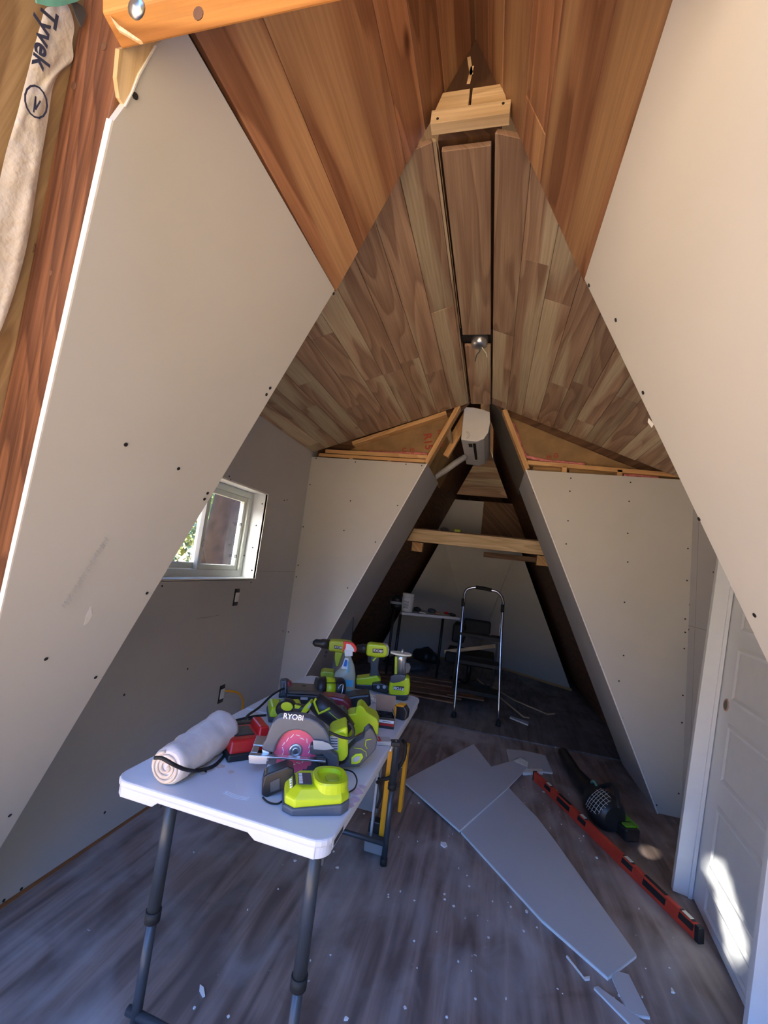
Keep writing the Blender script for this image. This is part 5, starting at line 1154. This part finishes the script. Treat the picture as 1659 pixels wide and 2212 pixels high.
mb = MB(); mb.tube(smooth_path([F17.p(*q_, -.04) for q_ in ((678, 1640), (690, 1650), (684, 1662), (700, 1668), (694, 1652))]), .005, 8); mb.build('cord_bundle', RUBB, cs_)
gr1 = MB().prism(F17.poly(q4((1062, 740), (1150, 650), (1240, 605), (1262, 530), (1318, 480), (1362, 520), (1405, 620), (1385, 730), (1310, 820), (1240, 890), (1190, 940), (1090, 945), (955, 945), (950, 915), (1010, 905), (1060, 840)), .04), .02, .062).build('rear_handle', DGREY, cs_, bevel=.010, seg=3)
MB().prism(F17.poly(q4((1100, 862), (1150, 820), (1225, 812), (1244, 860), (1200, 925), (1165, 942), (1098, 942)), .018), .0165, .02).build('lime_inlay', LIME, gr1, bevel=.001)
MB().prism(F17.poly(q4((1120, 880), (1165, 850), (1205, 850), (1195, 890), (1160, 915), (1122, 915)), .016), .0145, .018).build('grey_button', LGREY, gr1)
mb = MB(); Lp = lambda pts: [F17.p(*q_, .018) for q_ in q4(*pts)]
mb.tube(Lp([(1130, 750), (1220, 760), (1275, 800), (1280, 850)]), .0012, 6); mb.tube(Lp([(1340, 645), (1275, 655), (1268, 720), (1290, 760)]), .0014, 6); mb.build('lime_piping', LIME, gr1)

# --- second tool: lime head with dark trigger body, behind
F18 = Face(TP(790, 1600))
o = thing('lime_sander', 'lime cordless tool lying on its back behind the circular saw handle', 'power tool', tuple(F18.b), F18.rz)
hd_ = MB().prism(F18.poly(q4((1010, 412), (1060, 352), (1148, 338), (1160, 265), (1205, 240), (1245, 268), (1290, 330), (1400, 395), (1427, 460), (1420, 595), (1392, 600), (1340, 510), (1290, 520), (1240, 560), (1150, 610), (1060, 640), (1055, 490))), .0, .075).build('body', LIME, o, bevel=.014, seg=3)
MB().prism(F18.poly(q4((1030, 430), (1060, 412), (1112, 455), (1095, 480)), -.001), -.003, .0).build('grey_badge', LGREY, hd_)
MB().prism(F18.poly(q4((1160, 600), (1210, 575), (1215, 620), (1165, 660))), .01, .04).build('red_switch', RED, o, bevel=.003)
# --- black and lime multi tool
F19 = Face(TP(690, 1598), -.15)
o = thing('multi_tool', 'black cordless tool with oval knob and lime stripes lying behind the saw guard', 'power tool', tuple(F19.b), F19.rz)
mb = MB(); kc = F19.q(560+.1808*315, 1480+.1808*280)
mb.loft([[(kc[0]+.034*s*math.cos(t), y, kc[1]+.030*s*math.sin(t)) for t in [i*math.pi/12 for i in range(24)]] for y, s in ((-.022, .7), (-.012, .95), (.01, 1), (.03, .9))], 0, True); k1 = mb.build('front_knob', BLACK, o)
mb = MB(); kc2 = F19.q(560+.1808*330, 1480+.1808*255, -.022); mb.loft([[(kc2[0]+.0205*math.cos(t), y, kc2[1]+.014*math.sin(t)) for t in [i*math.pi/10 for i in range(20)]] for y in (-.0235, -.018)]); mb.build('lime_oval', LIME, k1)
MB().prism(F19.poly(q4((385, 250), (430, 230), (500, 250), (560, 235), (600, 330), (540, 345), (400, 345))), -.015, .025).build('neck', BLACK, o, bevel=.008)
MB().prism(F19.poly(q4((425, 235), (500, 252), (470, 282), (425, 275)), -.016), -.018, -.01).build('lime_patch', LIME, o)
MB().prism(F19.poly(q4((495, 335), (545, 245), (620, 172), (640, 205), (610, 280), (545, 335))), -.022, .02).build('lime_shoulder', LIME, o, bevel=.004)
MB().prism(F19.poly(q4((575, 265), (615, 215), (622, 235), (585, 292)), -.022), -.0235, -.02).build('grey_window', LGREY, o)
p_ = [F19.p(*q_) for q_ in q4((650, 190), (760, 290), (880, 380), (1000, 470), (1090, 540))]
MB().tube([v+Y_*.01 for v in p_], .034, 18, rr=[.030, .035, .034, .032, .022]).build('barrel', BLACK, o)
MB().prism(F19.poly(q4((690, 140), (870, 205), (900, 290), (1000, 270), (1060, 400), (900, 420), (700, 250)), .02), .02, .07).build('top_housing', DGREY, o, bevel=.010)
mb = MB(); mb.tube([F19.p(*q_, -.026) for q_ in q4((680, 160), (655, 200), (680, 270), (712, 340), (780, 310), (845, 275))], .0042, 8); mb.build('lime_stripe', LIME, o)
mb = MB(); mb.tube([F19.p(*q_, -.030) for q_ in q4((830, 320), (930, 405), (1060, 425), (935, 410), (930, 470), (900, 500))], .0012, 6); mb.build('lime_piping', LIME, o)
cord('thin black cord curling over the lime motor housing', [F17.b + Matrix.Rotation(F17.rz, 3, 'Z') @ F17.p(*q_, -.02) for q_ in q4((830, 560), (900, 590), (980, 620), (1060, 635), (1110, 620), (1130, 560), (1110, 490), (1070, 450))], .0042)

# --- black adapter
F20 = Face(TP(600, 1722), .1)
o = thing('power_adapter', 'black plug in power adapter in front of the circular saw', 'power adapter', tuple(F20.b), F20.rz)
ad_ = MB().prism(F20.poly([(565, 1719), (566, 1700), (571, 1678), (580, 1672), (622, 1656), (635, 1662), (637, 1690), (628, 1700), (576, 1724)]), 0, .045).build('case', BLACK, o, bevel=.004)
MB().prism(F20.poly([(584, 1690), (604, 1680), (604, 1704), (584, 1712)], -.001), -.002, .001).build('rating_label', DGREY, ad_)
cord('thin black cord from the adapter to the lime charger in front', [on(567, 1722, .01), on(580, 1733, .004), on(600, 1736, .004), on(616, 1725, .006)], .0022)
cord('thin black cord arching behind the front lime charger', [on(742, 1662, .01), on(762, 1668, .03), on(771, 1685, .03), on(766, 1703, .012), on(752, 1712, .006)], .002)
# --- lime charger in front
F21 = Face(TP(684, 1764), .16)
o = thing('front_charger', 'lime green battery charger with grey base at the front of the table', 'battery charger', tuple(F21.b), F21.rz)
def oct_(x0, x1, y0, y1, c, z): return [Vector(p) for p in ((x0+c, y0, z), (x1-c, y0, z), (x1, y0+c, z), (x1, y1-c, z), (x1-c, y1, z), (x0+c, y1, z), (x0, y1-c, z), (x0, y0+c, z))]
def oz(r_, f_):
    return [Vector((p.x, p.y, f_(p.x))) for p in r_]
HS = .76
wv = lambda lo, hi: (lambda x: HS*( lo+(hi-lo)*min(1, max(0, (x+.01)/.05))))
A0 = oct_(-.083, .082, .0, .115, .022, .0)
gb = MB(); gb.loft([A0, oz(A0, wv(.022, .034))]); gb.build('grey_base', MGREY, o, bevel=.004)
lm_ = MB(); A1 = oct_(-.080, .080, .003, .112, .022, 0)
A2 = [Vector((p.x*.95, p.y*.95+.004, 0)) for p in A1]
lm_.loft([oz(A1, wv(.022, .034)), oz(A1, lambda x: .036), [Vector((p.x*(.72 if p.x < 0 else .93), .018+p.y*.82, .056)) for p in A1]]); lmo = lm_.build('lime_shell', LIME, o, bevel=.004)
# cradle block with its battery opening
rr2 = MB(); ccx, ccy = .028, .060
D_ = [Vector((ccx+(.050 if math.cos(t) > 0 else .042)*(abs(math.cos(t))**.7)*(1 if math.cos(t) > 0 else -1), ccy+.050*(abs(math.sin(t))**.7)*(1 if math.sin(t) > 0 else -1), 0)) for t in [i*math.pi/16 for i in range(32)]]
ctr = Vector((ccx, ccy, 0))
lv_ = [[ctr+(p-ctr)*1.02+Z_*.034 for p in D_], [ctr+(p-ctr)*.98+Z_*.064 for p in D_], [ctr+(p-ctr)*.93+Z_*.068 for p in D_], [ctr+(p-ctr)*.70+Z_*.068 for p in D_], [ctr+(p-ctr)*.66+Z_*.058 for p in D_], [ctr+(p-ctr)*.05+Z_*.057 for p in D_]]
rr2.loft(lv_, 0, False); rr2.build('cradle', LIME, lmo)
rr2 = MB(); rr2.loft([[ctr+(p-ctr)*.40+Z_*.0565+X_*.008 for p in D_], [ctr+(p-ctr)*.36+Z_*.063+X_*.008 for p in D_]]); rr2.build('cradle_contact', LIMED, lmo, bevel=.002)
if False: disc(MB(), (ccx, ccy, .0565), Z_, .034, 20, .001).build('cradle_floor', LIMED, lmo)
MB().box((-.033, .062, .0565), (.034, .055, .003)).build('top_label', DGREY, lmo)
mb = MB(); [mb.box((-.044, .042+k*.013, .0583), (.009, .010, .001)) for k in range(4)]; mb.build('label_icons', TEXTW, lmo)
mb = MB(); mb.solid([(-.0745, .030, .037), (-.0745, .085, .037), (-.072, .085, .040), (-.072, .030, .040)], [(-.0595, .034, .0555), (-.0595, .085, .0555), (-.057, .085, .0575), (-.057, .034, .0575)]); mb.build('indicator_panel', BLACK, lmo)
mb = MB(); [mb.box((-.0675, .040+k*.012, .0475), (.005, .004, .005)) for k in range(4)]; mb.build('indicator_icons', TEXTW, lmo)

# ================================================================== UNDER AND BEHIND THE TABLE
ys = thing('tool_stand', 'grey cabinet stand with yellow posts standing under the table', 'tool stand', tuple(FLp(790, 1825)))
p0_ = FLp(800, 1780); yst = 2.12
def yp(a, b): return YP(a, b, yst)
zt_ = .55
xg0, xg1 = yp(760, 1700).x-.32, yp(812, 1700).x
MB().box(((xg0+xg1)/2, yst+.10, .34), (xg1-xg0, .01, .46)).build('grey_panel', GREYP, ys, world=True)
for x in (yp(815, 1700).x, ):
    MB().bar((x, yst-.01, .012), (x, yst-.01, .60), .010, .03, X_).build('grey_upright', LGREY, ys, world=True)
xy = yp(838, 1700).x
MB().box((xy, yst, .29), (.030, .04, .42)).build('yellow_post', YELLOW, ys, world=True, bevel=.004)
MB().box((YP(872, 1680, 2.22).x, 2.22, .30), (.018, .05, .30)).build('yellow_side', YELLOW, ys, world=True, bevel=.004)
MB().box((xy-.03, yst+.02, .10), (.08, .05, .05)).build('black_foot', BLACK, ys, world=True, bevel=.004)
MB().box((xy-.02, yst-.02, .045), (.10, .07, .05)).build('caster_plate', GREYP, ys, world=True, bevel=.006)
mb = MB().tube(smooth_path([YP(815, 1690, yst-.03), YP(825, 1683, yst-.05), YP(836, 1682, yst-.06), YP(850, 1672, yst-.05), YP(872, 1640, yst-.05), YP(876, 1610, yst-.05), YP(870, 1600, yst)]), .008, 8); tag(mb.build('black_strap', RUBB), 'black strap hanging beside the yellow post under the table', 'strap')
mb = MB().tube(smooth_path([YP(818, 1680, yst-.03), YP(822, 1720, yst-.03), YP(814, 1745, yst-.03)]), .006, 8); tag(mb.build('black_strap', RUBB), 'loose black strap end dangling from the grey upright under the table', 'strap')
# grey perforated stand and dark panel behind the table
gp = thing('steel_stand', 'dark grey steel stand leg with round holes behind the table', 'stand', tuple(FLp(745, 1560)))
yg = 3.05
MB().plate([YP(a, b, yg) for a, b in ((693, 1560), (718, 1440), (732, 1398), (752, 1396), (748, 1450), (742, 1560))], (0, .03, 0)).build('post', mat('blue_grey_steel', (.10, .11, .13), .5), gp, world=True, bevel=.003)
mb = MB(); [disc(mb, YP(a, b, yg-.001), (0, -1, 0), .011, 14, .001) for a, b in ((704+1, 1409), (703, 1417))]
[disc(mb, YP(a, b, yg-.001), (0, -1, 0), .009, 14, .001) for a, b in ((738, 1414),)]
mb.build('hole', BLACK, gp, world=True)
MB().plate([YP(a, b, 3.6) for a, b in ((730, 1398), (734, 1341), (763, 1333), (758, 1400))], (0, .02, 0)).build('dark_screen', DGREY, gp, world=True)
MB().plate([YP(a, b, 3.5) for a, b in ((700, 1470), (722, 1420), (735, 1560), (690, 1560))], (0, .02, 0)).build('lower_plate', MGREY, gp, world=True)

# ================================================================== FAR ROOM
# step ladder
LZ = .010
lf, rf_, bl_ = FLp(980, 1549, LZ), FLp(1076, 1568, LZ), FLp(976, 1495, LZ)
sl_ = thing('step_ladder', 'silver folding step ladder with black treads in the dark A opening', 'step ladder', tuple((lf+rf_)/2))
YT = 4.42
def lad(px, py, t): # a point on the front frame plane, t from foot (0) to top (1)
    y = (lf.y+rf_.y)/2*(1-t)+YT*t; return YP(px, py, y)
LP = [lf, lad(987, 1460, .25), lad(993, 1400, .45), lad(998, 1340, .68), lad(1001, 1308, .82), lad(1003, 1295, .87)]
arcL = [lad(1003, 1285, .92), lad(1008, 1274, .97), lad(1018, 1270, 1.), lad(1030, 1269, 1.)]
arcR = [lad(1060, 1275, 1.), lad(1073, 1278, .99), lad(1083, 1288, .95), lad(1087, 1300, .88)]
RP = [lad(1086, 1320, .8), lad(1083, 1370, .58), lad(1080, 1440, .35), rf_]
path = LP+arcL+arcR+RP
fr_ = MB().tube(smooth_path(path, 3), .0125, 10).build('front_frame', ALU, sl_, world=True)
MB().tube([lad(1028, 1268.5, 1.), lad(1045, 1271, 1.), lad(1062, 1275, 1.)], .018, 10).build('grip', RUBB, sl_, world=True)
MB().tube([lad(1001, 1293, .88), lad(1000, 1310, .81)], .017, 10).build('grip', RUBB, sl_, world=True)
MB().tube([lad(1086, 1306, .86), lad(1085, 1323, .79)], .017, 10).build('grip', RUBB, sl_, world=True)
for p in (lf, rf_): MB().tube([p, p+Z_*.045], .022, 10, rr=[.024, .019]).build('foot', RUBB, sl_, world=True)
br_ = FLp(1058, 1505, LZ)
hl, hr_ = lad(998, 1345, .66), lad(1084, 1335, .72)
for a, b in ((hl, bl_), (hr_, br_)):
    MB().tube([a+Y_*.02, b], .011, 10).build('rear_leg', SILV, sl_, world=True); MB().tube([b, b+Z_*.04], .02, 10, rr=[.022, .017]).build('foot', RUBB, sl_, world=True)
for i, (zt, dd, l0, r0, t) in enumerate((((1368), .16, (993, 1366), (1081, 1378), .55), ((1432), .20, (989, 1425), (1079, 1438), .38), ((1495), .2, (985, 1487), (1077, 1500), .16))):
    a, b = lad(*l0, t), lad(*r0, t); zz = (a.z+b.z)/2
    MB().plate([Vector((a.x, a.y-.01, zz)), Vector((b.x, b.y-.01, zz)), Vector((b.x, b.y+dd, zz)), Vector((a.x, a.y+dd, zz))], (0, 0, -.035)).build('tread', RUBB, sl_, world=True, bevel=.006)
MB().tube([lad(1079, 1372, .5)-X_*.09+Y_*.1-Z_*.02, lad(1075, 1385, .5)+Y_*.1-Z_*.03], .006, 8).build('brace', SILV, sl_, world=True)

# folding table in the far room
zf = .815
tA_, tB_ = FLp(868, 1322, zf), FLp(994, 1334, zf); tC_ = FLp(985, 1312, zf)+Vector((.05, .25, 0)); tD_ = FLp(835, 1305, zf)
t2 = thing('far_folding_table', 'white topped folding table with black legs in the dark far room', 'folding table', (tA_.x, tA_.y, 0))
tC_ = tB_+Vector((-.02, .45, 0)); tD_ = tA_+Vector((-.1, .45, 0))
MB().plate([tA_, tB_, tC_, tD_], (0, 0, -.03)).build('tabletop', TABW, t2, world=True, bevel=.006)
for p in (tA_+Vector((-.02, .04, -.03)), tD_+Vector((-.08, -.0, -.03)), tB_+Vector((-.22, .35, -.03))):
    MB().cyl(p, Vector((p.x-.01, p.y, .01)), .016).build('leg', BLACK, t2, world=True)
pb = tA_+Vector((.03, .12, 0))
tb2 = thing('plastic_tub', 'white plastic tub with lid standing on the far folding table', 'tub', tuple(pb))
MB().lathe([(.055, 0), (.060, .002), (.066, .15), (.062, .155)], (0, 0, 0), (0, 0, 1), 24).build('tub', WHITE, tb2)
MB().lathe([(.060, .155), (.060, .165), (.064, .168), (.064, .195), (.058, .2), (0, .2)], (0, 0, 0), (0, 0, 1), 24).build('lid', WHITE, tb2)
mb = MB()
for k in range(7): mb.box((-.005, -.0625-.0015, .045+k*.012), (.06, .003, .004))
mb.build('label_text', INK, tb2)
hp = tA_+Vector((-.10, .2, 0))
hm = thing('hard_hat', 'dark rounded tool bag with pale band left of the white tub', 'bag', tuple(hp))
MB().lathe([(.06, 0), (.075, .04), (.07, .06)], (0, 0, 0), (0, 0, 1), 16).build('lower', BLACK, hm); hm.name = 'tool_bag'
MB().lathe([(.075, .06), (.085, .07), (.08, .09)], (0, 0, 0), (0, 0, 1), 16).build('pale_band', LGREY, hm); MB().lathe([(.07, .09), (.06, .13), (.02, .16), (0, .16)], (0, 0, 0), (0, 0, 1), 16).build('upper', BLACK, hm)
rk2 = random.Random(12)
desc = [('black_pouch', 'black pouch lying next to the white tub', BLACK, .08, .05), ('pale_tray', 'flat pale tray in front of the black pouch', CREAM, .07, .015), ('dark_tool', 'dark tool lying in the middle of the far table', DGREY, .09, .05), ('screw_tub', 'small clear tub of screws on the far table', CARD, .05, .03), ('red_pliers', 'red handled tool near the right end of the far table', RED, .05, .03), ('black_box', 'low black box at the right end of the far table', BLACK, .07, .035)]
for k, (nm, lab, m, w, h) in enumerate(desc):
    p = tA_ + (tB_-tA_)*(.20+.13*k) + Vector((0, .12 + (.1 if k % 2 == 0 else -.06), 0))
    mb = MB(); mb.tube([(-w*.5, 0, h*.5), (-w*.2, .01, h*.52), (w*.2, -.01, h*.5), (w*.5, 0, h*.4)], h*.5, 9, rr=[h*.35, h*.5, h*.48, h*.3]); o = mb.build(nm, m); o.location = p; tag(o, lab, 'tool' if 'tool' in nm or 'pliers' in nm else nm.split('_')[1])
# black chair-like case
ch = thing('black_office_chair', 'black padded office chair behind the step ladder', 'chair', (.0, 5.5, .01))
P0 = lambda a, b, y: YP(a, b, y)-Vector(ch.location)
c1_, c2_ = P0(1003, 1335, 5.5), P0(1058, 1378, 5.5)
MB().box(((c1_.x+c2_.x)/2, 0, (c1_.z+c2_.z)/2), (c2_.x-c1_.x, .12, c1_.z-c2_.z)).build('backrest', RUBB, ch, bevel=.02, seg=2)
c3_, c4_ = P0(985, 1345, 5.4), P0(1000, 1385, 5.4)
MB().box(((c3_.x+c4_.x)/2, -.1, (c3_.z+c4_.z)/2), (.14, .4, c3_.z-c4_.z)).build('armrest', RUBB, ch, bevel=.02, seg=2)
MB().box(((c3_.x+c2_.x)/2, -.1, .33), (.55, .5, .12)).build('seat', RUBB, ch, bevel=.02, seg=2)
MB().cyl(((c3_.x+c2_.x)/2, -.1, 0.03), ((c3_.x+c2_.x)/2, -.1, .3), .03).build('column', BLACK, ch)
mb = MB()
for k in range(5): t = k*1.257; mb.bar(((c3_.x+c2_.x)/2, -.1, .04), ((c3_.x+c2_.x)/2+.26*math.cos(t), -.1+.26*math.sin(t), .025), .03, .03)
mb.build('star_base', BLACK, ch)
# dark heap of bags on the floor beneath the far table
def heap(nm, lab, c, rx, ry, rz_, m, cat, seed):
    bm3 = bmesh.new(); bmesh.ops.create_icosphere(bm3, subdivisions=3, radius=1); me3 = bpy.data.meshes.new(nm)
    for v in bm3.verts:
        k = 1+.3*mnoise.noise(v.co*1.8+Vector((seed, 0, 0))); v.co = Vector((v.co.x*rx*k, v.co.y*ry*k, max(-.0, v.co.z*rz_*k+rz_*.4)))
    for f_ in bm3.faces: f_.smooth = True
    bm3.to_mesh(me3); bm3.free(); me3.materials.append(m); o = bpy.data.objects.new(nm, me3); COL.objects.link(o); o.location = c; return tag(o, lab, cat)
heap('tool_bag', 'black tool bag under the far folding table', FLp(925, 1420, .01)+Vector((0, -.3, 0)), .2, .12, .13, BLACK, 'bag', 1)
heap('tool_bag', 'dark bag lying right of the tall pale sack', FLp(890, 1425, .01)+Vector((0, -.5, 0)), .28, .15, .08, DGREY, 'bag', 5)
heap('paper_sack', 'pale crumpled sack standing under the far folding table', FLp(900, 1400, .01)+Vector((.0, -.6, .06)), .05, .04, .12, LGREY, 'sack', 3)
# stack of cedar boards lying on the far floor
rb = random.Random(17)
for k in range(14):
    x0_ = -1.15+rb.uniform(-.04, .1); yy = 4.55+.098*(k % 7)+rb.uniform(-.02, .02); zz = .012+.026*(k//7); ang = rb.uniform(-.01, .02)+.05*(k//7); L2 = rb.uniform(.75, 1.25)
    mb = MB(); mb.bar((x0_, yy+.03, zz+.008), (x0_+L2, yy+.03+L2*math.sin(ang), zz+.008+(.002*k)), .088, .014, rnd=rb.random())
    tag(mb.build('cedar_board', CEDAR, bevel=.001, seg=1), 'loose reddish cedar board in the pile left of the step ladder', 'board', 'cedar boards piled on the far floor')
o = MB().bar(YP(960, 1408, 5.2), YP(1070, 1395, 5.2), .04, .02, Z_).build('pale_batten', PALE); tag(o, 'pale batten propped behind the step ladder', 'board')
MB_ = None
